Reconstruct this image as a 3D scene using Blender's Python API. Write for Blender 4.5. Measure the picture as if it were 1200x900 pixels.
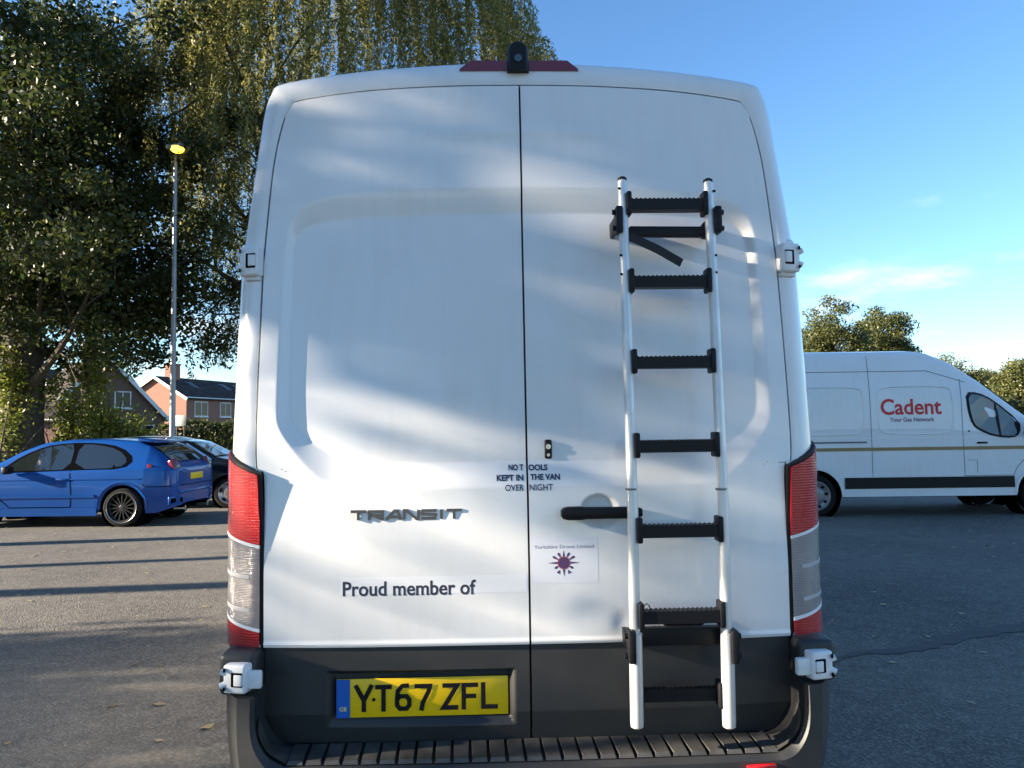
import bpy, bmesh, math, random
import numpy as np
from mathutils import Vector, Matrix
R = math.radians
PI = math.pi
for o in list(bpy.data.objects):
    bpy.data.objects.remove(o)
scene = bpy.context.scene
COL = scene.collection

# ------------------------------------------------------------------ camera
FPX = 901.0
CAM = np.array([0.0, -2.37, 1.55])
PITCH, YAW, ROLL = math.atan(52/FPX), math.atan(17/FPX), R(.8)
cf = np.array([-math.sin(YAW)*math.cos(PITCH), math.cos(YAW)*math.cos(PITCH), math.sin(PITCH)])
_r0 = np.array([math.cos(YAW), math.sin(YAW), 0]); _u0 = np.cross(_r0, cf)
cu = math.cos(ROLL)*_u0 + math.sin(ROLL)*_r0
cr = math.cos(ROLL)*_r0 - math.sin(ROLL)*_u0
cd = bpy.data.cameras.new('camera'); cam = bpy.data.objects.new('camera', cd); COL.objects.link(cam)
cd.sensor_width = 36; cd.sensor_fit = 'HORIZONTAL'; cd.lens = 36*FPX/1200
cd.clip_start = .05; cd.clip_end = 2000
cam.matrix_world = Matrix(((cr[0], cu[0], -cf[0], CAM[0]), (cr[1], cu[1], -cf[1], CAM[1]), (cr[2], cu[2], -cf[2], CAM[2]), (0, 0, 0, 1)))
scene.camera = cam
scene.render.resolution_x, scene.render.resolution_y = 1024, 768

# ------------------------------------------------------------------ sky, sun, exposure
SUN_EL = R(16.0); SUN_DIR = np.array([-.98, -.19, 0]); SUN_DIR /= np.linalg.norm(SUN_DIR)
SUNV = SUN_DIR*math.cos(SUN_EL) + np.array([0, 0, math.sin(SUN_EL)])
world = bpy.data.worlds.new('World'); scene.world = world; world.use_nodes = True
nt = world.node_tree; nt.nodes.clear()
def N(tree, typ, **kw):
    n = tree.nodes.new(typ)
    for k, v in kw.items():
        setattr(n, k, v)
    return n
sky = N(nt, 'ShaderNodeTexSky', sky_type='NISHITA', sun_disc=False, sun_elevation=SUN_EL,
        sun_rotation=math.atan2(SUN_DIR[0], SUN_DIR[1]), altitude=50, air_density=1.0, dust_density=.0, ozone_density=4.0)
hs = N(nt, 'ShaderNodeHueSaturation'); hs.inputs['Saturation'].default_value = 1.06
nt.links.new(sky.outputs[0], hs.inputs['Color'])
tc = N(nt, 'ShaderNodeTexCoord'); sep = N(nt, 'ShaderNodeSeparateXYZ'); nt.links.new(tc.outputs['Generated'], sep.inputs[0])
mz = N(nt, 'ShaderNodeMath', operation='ADD'); nt.links.new(sep.outputs[2], mz.inputs[0]); mz.inputs[1].default_value = .16
dx = N(nt, 'ShaderNodeMath', operation='DIVIDE'); dy = N(nt, 'ShaderNodeMath', operation='DIVIDE')
for d, k in ((dx, 0), (dy, 1)):
    nt.links.new(sep.outputs[k], d.inputs[0]); nt.links.new(mz.outputs[0], d.inputs[1])
cmb = N(nt, 'ShaderNodeCombineXYZ'); nt.links.new(dx.outputs[0], cmb.inputs[0]); nt.links.new(dy.outputs[0], cmb.inputs[1])
cn = N(nt, 'ShaderNodeTexNoise'); cn.inputs['Scale'].default_value = 1.15; cn.inputs['Detail'].default_value = 9; cn.inputs['Roughness'].default_value = .58
nt.links.new(cmb.outputs[0], cn.inputs['Vector'])
# more cloud cover low over the horizon, clear overhead
low = N(nt, 'ShaderNodeMapRange'); nt.links.new(sep.outputs[2], low.inputs[0])
low.inputs[1].default_value = .02; low.inputs[2].default_value = .30; low.inputs[3].default_value = .085; low.inputs[4].default_value = -.12
cs = N(nt, 'ShaderNodeMath', operation='ADD'); nt.links.new(cn.outputs[0], cs.inputs[0]); nt.links.new(low.outputs[0], cs.inputs[1])
ramp = N(nt, 'ShaderNodeMapRange', interpolation_type='SMOOTHSTEP'); nt.links.new(cs.outputs[0], ramp.inputs[0])
ramp.inputs[1].default_value = .50; ramp.inputs[2].default_value = .78; ramp.inputs[3].default_value = 0; ramp.inputs[4].default_value = .9
mixc = N(nt, 'ShaderNodeMix', data_type='RGBA'); nt.links.new(ramp.outputs[0], mixc.inputs[0])
nt.links.new(hs.outputs[0], mixc.inputs[6]); mixc.inputs[7].default_value = (4.6, 4.8, 5.2, 1)
bg = N(nt, 'ShaderNodeBackground'); bg.inputs[1].default_value = .072
nt.links.new(mixc.outputs[2], bg.inputs[0])
wo = N(nt, 'ShaderNodeOutputWorld'); nt.links.new(bg.outputs[0], wo.inputs[0])
sl = bpy.data.lights.new('sun', 'SUN'); sl.energy = 5.0; sl.angle = R(.53); sl.color = (1, .86, .68)
so = bpy.data.objects.new('sun', sl); COL.objects.link(so)
so.rotation_euler = Vector(SUNV).to_track_quat('Z', 'Y').to_euler(); so.location = (-20, -5, 20)
scene.view_settings.view_transform = 'Standard'; scene.view_settings.look = 'None'
scene.view_settings.exposure = 2.14; scene.view_settings.gamma = 1.0; scene.view_settings.use_curve_mapping = False
scene.render.engine = 'CYCLES'

# ------------------------------------------------------------------ materials
MATS = {}
def mat(name, col, rough=.5, metal=0.0, coat=0.0, spec=.5, emit=None, estr=0, nscale=0, namt=.2, col2=None, bump=0, bscale=100, ndet=4, trans=0, rvar=0):
    if name in MATS: return MATS[name]
    m = bpy.data.materials.new(name); m.use_nodes = True; t = m.node_tree
    b = t.nodes['Principled BSDF']
    b.inputs['Base Color'].default_value = (*col, 1); b.inputs['Roughness'].default_value = rough
    b.inputs['Metallic'].default_value = metal; b.inputs['Coat Weight'].default_value = coat
    b.inputs['Coat Roughness'].default_value = .04; b.inputs['Specular IOR Level'].default_value = spec
    if trans: b.inputs['Transmission Weight'].default_value = trans
    if emit: b.inputs['Emission Color'].default_value = (*emit, 1); b.inputs['Emission Strength'].default_value = estr
    c = N(t, 'ShaderNodeTexCoord')
    if nscale:
        n = N(t, 'ShaderNodeTexNoise'); n.inputs['Scale'].default_value = nscale; n.inputs['Detail'].default_value = ndet
        t.links.new(c.outputs['Object'], n.inputs['Vector'])
        mr = N(t, 'ShaderNodeMapRange'); t.links.new(n.outputs[0], mr.inputs[0]); mr.inputs[1].default_value = .3; mr.inputs[2].default_value = .7
        mx = N(t, 'ShaderNodeMix', data_type='RGBA'); t.links.new(mr.outputs[0], mx.inputs[0])
        c2 = col2 or tuple(x*(1-namt) for x in col)
        mx.inputs[6].default_value = (*col, 1); mx.inputs[7].default_value = (*c2, 1)
        t.links.new(mx.outputs[2], b.inputs['Base Color'])
        if rvar:
            rr = N(t, 'ShaderNodeMapRange'); t.links.new(n.outputs[0], rr.inputs[0]); rr.inputs[1].default_value = .3; rr.inputs[2].default_value = .7
            rr.inputs[3].default_value = rough; rr.inputs[4].default_value = rough+rvar; t.links.new(rr.outputs[0], b.inputs['Roughness'])
    if bump:
        n2 = N(t, 'ShaderNodeTexNoise'); n2.inputs['Scale'].default_value = bscale; n2.inputs['Detail'].default_value = 3
        t.links.new(c.outputs['Object'], n2.inputs['Vector'])
        bp = N(t, 'ShaderNodeBump'); bp.inputs['Strength'].default_value = bump; bp.inputs['Distance'].default_value = .01
        t.links.new(n2.outputs[0], bp.inputs['Height']); t.links.new(bp.outputs[0], b.inputs['Normal'])
    MATS[name] = m
    return m
WHITE = mat('white_paint', (.80, .80, .79), .30, coat=.6, nscale=1.6, col2=(.76, .755, .735), ndet=8, rvar=.12)
def grime(m, amt=.5):
    t = m.node_tree; b = t.nodes['Principled BSDF']; src = b.inputs['Base Color'].links[0].from_socket; c = N(t, 'ShaderNodeTexCoord')
    mp = N(t, 'ShaderNodeMapping'); mp.inputs['Scale'].default_value = (22, 22, 2.2); t.links.new(c.outputs['Object'], mp.inputs[0])
    n1 = N(t, 'ShaderNodeTexNoise'); n1.inputs['Scale'].default_value = 1; n1.inputs['Detail'].default_value = 5; t.links.new(mp.outputs[0], n1.inputs['Vector'])
    n2 = N(t, 'ShaderNodeTexNoise'); n2.inputs['Scale'].default_value = 2.2; n2.inputs['Detail'].default_value = 9; n2.inputs['Roughness'].default_value = .7; t.links.new(c.outputs['Object'], n2.inputs['Vector'])
    ml = N(t, 'ShaderNodeMath', operation='MULTIPLY'); t.links.new(n1.outputs[0], ml.inputs[0]); t.links.new(n2.outputs[0], ml.inputs[1])
    mr = N(t, 'ShaderNodeMapRange'); t.links.new(ml.outputs[0], mr.inputs[0]); mr.inputs[1].default_value = .22; mr.inputs[2].default_value = .44; mr.inputs[4].default_value = amt
    v = N(t, 'ShaderNodeTexVoronoi'); v.inputs['Scale'].default_value = 17; t.links.new(c.outputs['Object'], v.inputs['Vector'])
    sp = N(t, 'ShaderNodeMapRange'); t.links.new(v.outputs['Distance'], sp.inputs[0]); sp.inputs[1].default_value = .018; sp.inputs[2].default_value = .05; sp.inputs[3].default_value = .55; sp.inputs[4].default_value = 0
    mx = N(t, 'ShaderNodeMath', operation='MAXIMUM'); t.links.new(mr.outputs[0], mx.inputs[0]); t.links.new(sp.outputs[0], mx.inputs[1])
    x = N(t, 'ShaderNodeMix', data_type='RGBA'); t.links.new(mx.outputs[0], x.inputs[0]); t.links.new(src, x.inputs[6]); x.inputs[7].default_value = (.50, .47, .42, 1)
    t.links.new(x.outputs[2], b.inputs['Base Color'])
grime(WHITE, .15)
WHITE2 = mat('hinge_paint', (.80, .80, .80), .4, nscale=30, namt=.12)
VINYL = mat('white_vinyl', (.84, .84, .84), .35, nscale=3, namt=.03)
CLAD = mat('grey_textured_plastic', (.022, .023, .025), .45, nscale=4, col2=(.034, .034, .033), bump=.12, bscale=900, rvar=.12)
CLAD2 = mat('worn_step_plastic', (.040, .039, .037), .40, nscale=14, col2=(.085, .08, .072), bump=.2, bscale=500, rvar=.2)
BLACK = mat('black_plastic', (.006, .006, .008), .5, spec=.28, bump=.05, bscale=600)
RUBBER = mat('tyre_rubber', (.014, .014, .014), .8, spec=.15, nscale=8, namt=.3)
DARK = mat('dark_gap', (.005, .005, .006), .9, spec=.0)
SEAL = mat('door_seal_rubber', (.02, .022, .025), .7)
ALU = mat('ladder_aluminium', (.74, .73, .71), .38, metal=.55, nscale=9, col2=(.66, .65, .63), ndet=6, rvar=.15)
CHROME = mat('chrome_badge', (.22, .22, .23), .22, metal=.9)
SILVER = mat('silver', (.7, .7, .7), .2, metal=1)
def ribbed(name, c1, c2, metal, rough, sz=(38, 70), st=.6):
    m = mat(name, c1, rough, metal=metal, coat=1.0); t = m.node_tree; b = t.nodes['Principled BSDF']; c = N(t, 'ShaderNodeTexCoord')
    hh = []
    for d, sc in (('Z', sz[0]), ('X', sz[1])):
        w = N(t, 'ShaderNodeTexWave', bands_direction=d); w.inputs['Scale'].default_value = sc; t.links.new(c.outputs['Object'], w.inputs['Vector']); hh.append(w.outputs['Fac'])
    ad = N(t, 'ShaderNodeMath', operation='MULTIPLY'); t.links.new(hh[0], ad.inputs[0]); t.links.new(hh[1], ad.inputs[1])
    n = N(t, 'ShaderNodeTexNoise'); n.inputs['Scale'].default_value = 9; t.links.new(c.outputs['Object'], n.inputs['Vector'])
    a2 = N(t, 'ShaderNodeMath', operation='MULTIPLY_ADD'); t.links.new(n.outputs[0], a2.inputs[0]); a2.inputs[1].default_value = .8; t.links.new(ad.outputs[0], a2.inputs[2])
    mr = N(t, 'ShaderNodeMapRange'); t.links.new(a2.outputs[0], mr.inputs[0]); mr.inputs[1].default_value = .2; mr.inputs[2].default_value = 1.1
    x = N(t, 'ShaderNodeMix', data_type='RGBA'); t.links.new(mr.outputs[0], x.inputs[0]); x.inputs[6].default_value = (*c1, 1); x.inputs[7].default_value = (*c2, 1); t.links.new(x.outputs[2], b.inputs['Base Color'])
    bp = N(t, 'ShaderNodeBump'); bp.inputs['Strength'].default_value = st; bp.inputs['Distance'].default_value = .004; t.links.new(ad.outputs[0], bp.inputs['Height']); t.links.new(bp.outputs[0], b.inputs['Normal'])
    return m
RED = ribbed('red_lens', (.42, .004, .006), (.62, .012, .012), 0, .15)
REDD = mat('dark_red_lens', (.15, .008, .018), .15, coat=.6)
REFL = mat('red_reflector', (.65, .01, .015), .2, coat=.5)
CLEAR = ribbed('clear_lens', (.20, .175, .175), (.42, .40, .40), .45, .15, (62, 95), .4)
NAVY = mat('navy_vinyl_lettering', (.018, .026, .065), .45)
INK = mat('dark_vinyl_lettering', (.035, .035, .055), .45)
YEL = mat('yellow_reflective_plate', (1.0, .62, .002), .35, nscale=40, col2=(.97, .58, .002))
EUB = mat('blue_plate_band', (.01, .12, .50), .35)
GLASS = mat('dark_glass', (.012, .016, .016), .03, spec=.9, coat=1.0)
def tree_leaf_mat(name, c1, c2, tl=.35):
    m = bpy.data.materials.new(name); m.use_nodes = True; t = m.node_tree; t.nodes.clear()
    at = N(t, 'ShaderNodeAttribute', attribute_name='tone')
    mx = N(t, 'ShaderNodeMix', data_type='RGBA'); t.links.new(at.outputs['Fac'], mx.inputs[0])
    mx.inputs[6].default_value = (*c1, 1); mx.inputs[7].default_value = (*c2, 1)
    b = N(t, 'ShaderNodeBsdfPrincipled'); b.inputs['Roughness'].default_value = .5
    tr = N(t, 'ShaderNodeBsdfTranslucent'); ms = N(t, 'ShaderNodeMixShader'); ms.inputs[0].default_value = tl
    t.links.new(mx.outputs[2], b.inputs['Base Color']); t.links.new(mx.outputs[2], tr.inputs[0])
    t.links.new(b.outputs[0], ms.inputs[1]); t.links.new(tr.outputs[0], ms.inputs[2])
    o = N(t, 'ShaderNodeOutputMaterial'); t.links.new(ms.outputs[0], o.inputs[0])
    return m
LEAF_D = tree_leaf_mat('leaf_dark_green', (.018, .036, .009), (.10, .11, .022))
LEAF_W = tree_leaf_mat('leaf_willow', (.11, .125, .036), (.33, .30, .09), .5)
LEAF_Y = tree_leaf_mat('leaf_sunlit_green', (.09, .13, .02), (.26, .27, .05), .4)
LEAF_F = tree_leaf_mat('leaf_far_tree', (.055, .075, .018), (.15, .14, .04), .3)
LITTER = tree_leaf_mat('fallen_leaf', (.16, .11, .05), (.42, .34, .18), .1)
BARK = mat('bark', (.085, .068, .050), .9, nscale=6, col2=(.035, .028, .021), bump=.8, bscale=14, ndet=8)

# ------------------------------------------------------------------ helpers
def link(o): COL.objects.link(o); return o
def mesh_np(name, V, F, smooth=True, sharp=None):
    me = bpy.data.meshes.new(name)
    me.from_pydata([tuple(map(float, v)) for v in V], [], [tuple(f) for f in F]); me.update()
    if smooth:
        me.shade_smooth()
        if sharp: me.set_sharp_from_angle(angle=R(sharp))
    return me
def obj(name, me, m, parent=None, loc=None, rot=None):
    o = bpy.data.objects.new(name, me); link(o)
    if m is not None:
        if not len(me.materials): me.materials.append(m)
    if parent is not None: o.parent = parent
    if loc is not None: o.location = loc
    if rot is not None: o.rotation_euler = rot
    return o
def thing(name, label, cat, loc=(0, 0, 0), rz=0, group=None):
    o = bpy.data.objects.new(name, None); link(o); o.location = loc; o.rotation_euler = (0, 0, rz); o.empty_display_size = .2
    return tag(o, label, cat, group)
def tag(o, label, cat, group=None, kind=None):
    if label: o['label'] = label
    if cat: o['category'] = cat
    if group: o['group'] = group
    if kind: o['kind'] = kind
    return o
def struct(o): o['kind'] = 'structure'; return o
class MB:
    """collects simple solids into one mesh"""
    def __init__(s): s.V = []; s.F = []
    def add(s, V, F):
        n = len(s.V); s.V += [tuple(v) for v in V]; s.F += [tuple(i+n for i in f) for f in F]; return s
    def box(s, c, d, rot=None, bev=0, seg=2):
        bm = bmesh.new(); bmesh.ops.create_cube(bm, size=1)
        for v in bm.verts: v.co = Vector((v.co.x*d[0], v.co.y*d[1], v.co.z*d[2]))
        if bev: bmesh.ops.bevel(bm, geom=bm.edges[:], offset=bev, segments=seg, affect='EDGES', profile=.5)
        M = Matrix.Translation(c) @ (rot if rot is not None else Matrix.Identity(4))
        bm.verts.index_update()
        s.add([M @ v.co for v in bm.verts], [[v.index for v in f.verts] for f in bm.faces]); bm.free(); return s
    def tube(s, pts, rad, n=10, cap=True):
        pts = [Vector(p) for p in pts]; k = len(pts)
        if not isinstance(rad, (list, tuple)): rad = [rad]*k
        base = len(s.V); a = None
        for i in range(k):
            d = (pts[min(i+1, k-1)]-pts[max(i-1, 0)]).normalized()
            if a is None:
                a = d.orthogonal().normalized()
            a = (a-d*a.dot(d)).normalized(); b = d.cross(a)
            for j in range(n):
                t = 2*PI*j/n; s.V.append(tuple(pts[i]+(a*math.cos(t)+b*math.sin(t))*rad[i]))
        for i in range(k-1):
            for j in range(n):
                q = base+i*n; s.F.append((q+j, q+(j+1) % n, q+n+(j+1) % n, q+n+j))
        if cap:
            s.F.append(tuple(base+j for j in range(n))[::-1]); s.F.append(tuple(base+(k-1)*n+j for j in range(n)))
        return s
    def lathe(s, prof, axis='x', n=32, c=(0, 0, 0), closed=False):
        base = len(s.V); k = len(prof)
        for (a, r) in prof:
            for j in range(n):
                t = 2*PI*j/n; p = (a, r*math.cos(t), r*math.sin(t))
                if axis == 'y': p = (p[1], p[0], p[2])
                if axis == 'z': p = (p[1], p[2], p[0])
                s.V.append((p[0]+c[0], p[1]+c[1], p[2]+c[2]))
        for i in range(k if closed else k-1):
            for j in range(n):
                q = base+i*n; q2 = base+((i+1) % k)*n
                s.F.append((q+j, q+(j+1) % n, q2+(j+1) % n, q2+j))
        return s
    def prism(s, poly, y0, y1):
        """poly in (x,z), extruded along y"""
        n = len(poly); b = len(s.V)
        s.V += [(x, y0, z) for x, z in poly]+[(x, y1, z) for x, z in poly]
        s.F.append(tuple(range(b, b+n))); s.F.append(tuple(range(b+2*n-1, b+n-1, -1)))
        for i in range(n): s.F.append((b+i, b+n+i, b+n+(i+1) % n, b+(i+1) % n))
        return s
    def mesh(s, name, smooth=True, sharp=35):
        me = mesh_np(name, s.V, s.F, False)
        bm = bmesh.new(); bm.from_mesh(me); bmesh.ops.recalc_face_normals(bm, faces=bm.faces[:]); bm.to_mesh(me); bm.free()
        if smooth:
            me.shade_smooth(); me.set_sharp_from_angle(angle=R(sharp))
        return me
    def build(s, name, m, parent=None, loc=None, rot=None, smooth=True, sharp=35):
        return obj(name, s.mesh(name, smooth, sharp), m, parent, loc, rot)
def grid_faces(nu, nv, wrap=False):
    F = []
    for i in range(nv-1):
        for j in range(nu-1):
            a = i*nu+j; F.append((a, a+1, a+nu+1, a+nu))
    return F
def chaikin(P, n=2, closed=False):
    P = [np.array(p, float) for p in P]
    for _ in range(n):
        Q = []
        if not closed: Q.append(P[0])
        for i in range(len(P)-(0 if closed else 1)):
            a, b = P[i], P[(i+1) % len(P)]
            Q += [a*.75+b*.25, a*.25+b*.75]
        if not closed: Q.append(P[-1])
        P = Q
    return P
def catmull(P, n):
    P = np.array(P, float); out = []
    for i in range(len(P)-1):
        p0 = P[max(i-1, 0)]; p1 = P[i]; p2 = P[i+1]; p3 = P[min(i+2, len(P)-1)]
        for j in range(n):
            t = j/n
            out.append(.5*((2*p1)+(-p0+p2)*t+(2*p0-5*p1+4*p2-p3)*t*t+(-p0+3*p1-3*p2+p3)*t**3))
    out.append(P[-1]); return np.array(out)
def text_mesh(s, size, bold=0.0, align='CENTER', extrude=0.0, sx=1.0, spacing=1.0):
    c = bpy.data.curves.new('t', 'FONT'); c.body = s; c.size = size; c.align_x = align; c.align_y = 'CENTER'
    c.offset = bold; c.extrude = extrude; c.space_character = spacing; c.resolution_u = 4
    o = bpy.data.objects.new('t', c); link(o)
    dg = bpy.context.evaluated_depsgraph_get(); dg.update()
    me = bpy.data.meshes.new_from_object(o.evaluated_get(dg))
    bpy.data.objects.remove(o); bpy.data.curves.remove(c)
    for v in me.vertices: v.co.x *= sx
    me.materials.clear()
    return me
def text_fit(s, width, height, bold=0.0, spacing=1.0):
    """lettering scaled to a given width and cap height, flat in x/z facing -y, centred"""
    me = text_mesh(s, 1.0, bold, spacing=spacing)
    X = np.array([v.co[:] for v in me.vertices]); lo, hi = X.min(0), X.max(0)
    for v in me.vertices:
        x = (v.co.x-(lo[0]+hi[0])/2)/(hi[0]-lo[0])*width; z = (v.co.y-(lo[1]+hi[1])/2)/(hi[1]-lo[1])*height
        v.co = (x, 0, z)
    return me
def strokes(glyph, x0, z0, w, h, sw, y, mb, slant=0, k0=0):
    """thick polylines of a letter on the plane y, ends and corners square; each stroke a hair in front of the last"""
    for k, pl in enumerate(glyph):
        P = [Vector((x0+(p[0])*w+slant*p[1]*h, z0+p[1]*h)) for p in pl]; n = len(P); L = []; Rr = []
        closed = (P[0]-P[-1]).length < 1e-6
        for i in range(n):
            a = P[i-1] if i > 0 else (P[-2] if closed else None); b = P[i+1] if i < n-1 else (P[1] if closed else None)
            d1 = (P[i]-a).normalized() if a is not None else None; d2 = (b-P[i]).normalized() if b is not None else None
            d1 = d1 or d2; d2 = d2 or d1
            n1 = Vector((-d1.y, d1.x)); n2 = Vector((-d2.y, d2.x)); m = (n1+n2).normalized(); q = sw/2/max(.45, m.dot(n1))
            L.append(P[i]+m*q); Rr.append(P[i]-m*q)
        yy = y-(k+k0)*.00025
        V = [(p.x, yy, p.y) for p in L]+[(p.x, yy, p.y) for p in Rr]
        mb.add(V, [(i, i+1, n+i+1, n+i) for i in range(n-1)])
def copy_tree(o, parent=None):
    c = o.copy(); link(c)
    if parent is not None: c.parent = parent
    for ch in list(o.children): copy_tree(ch, c)
    return c
def unproj(px, py, Y):
    d = cf+cr*(px-600)/FPX+cu*(450-py)/FPX; t = (Y-CAM[1])/d[1]; return CAM+d*t
rng = np.random.default_rng(7)

# ------------------------------------------------------------------ ground
def asphalt():
    m = bpy.data.materials.new('asphalt'); m.use_nodes = True; t = m.node_tree; b = t.nodes['Principled BSDF']
    c = N(t, 'ShaderNodeTexCoord')
    def noise(s, det, lo, hi, rough=.6):
        n = N(t, 'ShaderNodeTexNoise'); n.inputs['Scale'].default_value = s; n.inputs['Detail'].default_value = det; n.inputs['Roughness'].default_value = rough
        t.links.new(c.outputs['Object'], n.inputs['Vector'])
        r = N(t, 'ShaderNodeMapRange'); t.links.new(n.outputs[0], r.inputs[0]); r.inputs[1].default_value = lo; r.inputs[2].default_value = hi
        return r.outputs[0]
    v = N(t, 'ShaderNodeTexVoronoi'); v.inputs['Scale'].default_value = 75; t.links.new(c.outputs['Object'], v.inputs['Vector'])
    def mix(f, a, b2):
        x = N(t, 'ShaderNodeMix', data_type='RGBA'); t.links.new(f, x.inputs[0])
        for k, q in ((6, a), (7, b2)):
            if isinstance(q, tuple): x.inputs[k].default_value = (*q, 1)
            else: t.links.new(q, x.inputs[k])
        return x.outputs[2]
    big = mix(noise(.35, 6, .35, .65), (.078, .073, .067), (.165, .150, .126))
    agg = N(t, 'ShaderNodeSeparateColor'); t.links.new(v.outputs['Color'], agg.inputs[0])
    ar = N(t, 'ShaderNodeMapRange'); t.links.new(agg.outputs[0], ar.inputs[0]); ar.inputs[1].default_value = .45; ar.inputs[2].default_value = 1.0; ar.inputs[4].default_value = .62
    stone = mix(ar.outputs[0], big, (.29, .265, .22))
    mid = N(t, 'ShaderNodeMix', data_type='RGBA', blend_type='MULTIPLY'); mid.inputs[0].default_value = 1
    t.links.new(stone, mid.inputs[6])
    g = noise(6, 5, .25, .75, .7); gr = N(t, 'ShaderNodeMapRange'); t.links.new(g, gr.inputs[0]); gr.inputs[3].default_value = .72; gr.inputs[4].default_value = 1.18
    t.links.new(gr.outputs[0], mid.inputs[7])
    t.links.new(mid.outputs[2], b.inputs['Base Color'])
    b.inputs['Roughness'].default_value = .82; b.inputs['Specular IOR Level'].default_value = .35
    bp = N(t, 'ShaderNodeBump'); bp.inputs['Strength'].default_value = .9; bp.inputs['Distance'].default_value = .006
    t.links.new(v.outputs['Distance'], bp.inputs['Height'])
    bp2 = N(t, 'ShaderNodeBump'); bp2.inputs['Strength'].default_value = .35; bp2.inputs['Distance'].default_value = .02
    t.links.new(noise(9, 4, 0, 1), bp2.inputs['Height']); t.links.new(bp.outputs[0], bp2.inputs['Normal']); t.links.new(bp2.outputs[0], b.inputs['Normal'])
    return m
ASPH = asphalt()
TAR = mat('dark_tar', (.055, .054, .053), .8, nscale=5, col2=(.085, .08, .075), bump=.4, bscale=120)
GRASS = mat('grass_ground', (.035, .05, .014), .95, nscale=3, col2=(.075, .07, .03), bump=.6, bscale=30, ndet=8)
KERB = mat('kerb_concrete', (.30, .29, .27), .85, nscale=5, col2=(.2, .19, .17))
def sheet(name, x0, x1, y0, y1, z, m):
    return struct(obj(name, mesh_np(name, [(x0, y0, z), (x1, y0, z), (x1, y1, z), (x0, y1, z)], [(0, 1, 2, 3)], False), m))
sheet('ground', -600, 600, -600, 900, -.012, GRASS)
sheet('car_park', -34, 34, -40, 17.6, 0, ASPH)
kb = MB()
for i in range(68):
    kb.box((-33.5+i*1.0-.0, 17.66, .05), (.992, .125, .14), bev=.012, seg=1)
struct(kb.build('kerb', KERB))
struct(MB().box((0, 57.8, .02), (68, 80, .14)).build('verge', GRASS))
# an old tar joint wandering over the asphalt beside the van
tp = [(1.9, 2.72), (2.2, 2.95), (2.55, 3.02), (2.9, 3.22), (3.3, 3.45), (3.8, 3.6), (4.6, 3.62), (5.6, 3.8), (7, 3.75)]
tp = catmull(tp, 6); V = []; Fc = []
for i, p in enumerate(tp):
    w = (.02+.07*min(1, i/22))*(.6+.8*rng.random()); V += [(p[0]+rng.normal()*.01, p[1]-w, .004), (p[0]+rng.normal()*.01, p[1]+w, .004)]
Fc = [(2*i, 2*i+2, 2*i+3, 2*i+1) for i in range(len(tp)-1)]
struct(obj('tar_joint', mesh_np('tar_joint', V, Fc, False), TAR))

# ------------------------------------------------------------------ the van: shared surface
VRZ = R(2.9)
_c, _s = math.cos(-VRZ), math.sin(-VRZ)
def to_local(v): return np.array([v[0]*_c-v[1]*_s, v[0]*_s+v[1]*_c, v[2]])
LC = to_local(CAM); Lf, Lr, Lu = to_local(cf), to_local(cr), to_local(cu)
def lean(z):
    z = np.asarray(z, float); return .17*np.clip((z-1.1)/1.55, 0, None)**1.2
def van_px(px, py, off=0.0):
    """photo pixel -> point of the van's rear (van coordinates) on the leaning door plane moved by off"""
    d = Lf+Lr*(px-600)/FPX+Lu*(450-py)/FPX; Y = off
    for _ in range(10):
        t = (Y-LC[1])/d[1]; p = LC+d*t; Y = float(lean(p[2]))+off
    return p
KG = np.array([(.815, .58), (.815, .89), (.822, 1.39), (.850, 1.48), (.850, 2.04), (.846, 2.15), (.832, 2.385), (.819, 2.50), (.798, 2.60), (.772, 2.652), (.735, 2.673), (.51, 2.70), (.24, 2.714), (0, 2.717)])
KS = np.array([(.925, .58), (.936, .88), (.943, 1.39), (.944, 1.49), (.940, 2.04), (.932, 2.18), (.911, 2.40), (.898, 2.52), (.878, 2.635), (.852, 2.708), (.80, 2.746), (.52, 2.788), (.22, 2.812), (0, 2.818)])
KF = np.array([(.985, .50), (.995, .88), (1.0, 1.40), (1.0, 1.50), (.985, 2.04), (.972, 2.18), (.948, 2.40), (.932, 2.52), (.905, 2.645), (.87, 2.720), (.80, 2.758), (.52, 2.80), (.22, 2.82), (0, 2.825)])
NS = 4
WHEEL_Y = (1.18, 4.93); WR = .352
def van_section(y):
    ws = np.interp(y, [.45, 4.2, 5.0, 5.6, 5.85, 5.98], [1, 1, .985, .94, .86, .72])
    zt = np.interp(y, [.45, 2.9, 3.15, 3.55, 4.05, 4.6, 5.05, 5.2, 5.7, 5.88, 5.98], [2.825, 2.825, 2.80, 2.62, 2.27, 1.82, 1.46, 1.36, 1.14, .98, .80])
    S = KF.copy()
    low = np.interp(y, [0, .45, .70, .78, 5.5, 5.98], [.52, .50, .44, .33, .33, .36])
    zb = min(1.2, zt-.10)
    up = S[:, 1] > 1.2
    S[up, 1] = zb+(S[up, 1]-1.2)*(zt-zb)/(2.825-1.2)
    S[~up, 1] = np.minimum(S[~up, 1], zb)
    S[:, 0] *= ws
    if zt < 2.8:   # the cab leans in as it gets lower
        f = np.interp(zt, [1.3, 2.8], [.90, 1.0]); S[4:, 0] *= 1-(1-f)*np.linspace(.3, 1, len(S)-4)
    for wy in WHEEL_Y:
        q = .43**2-(y-wy)**2
        if q > 0: low = max(low, .352+math.sqrt(q))
    S[0, 1] = low; S[1, 1] = max(S[1, 1], low+.02)
    return S
def hoop(half):
    """half: K x 3 from bottom to roof centre -> full hoop, left bottom over the roof to right bottom"""
    h = catmull(half, NS); return np.vstack([h*np.array([-1, 1, 1]), h[::-1][1:]])
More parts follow.
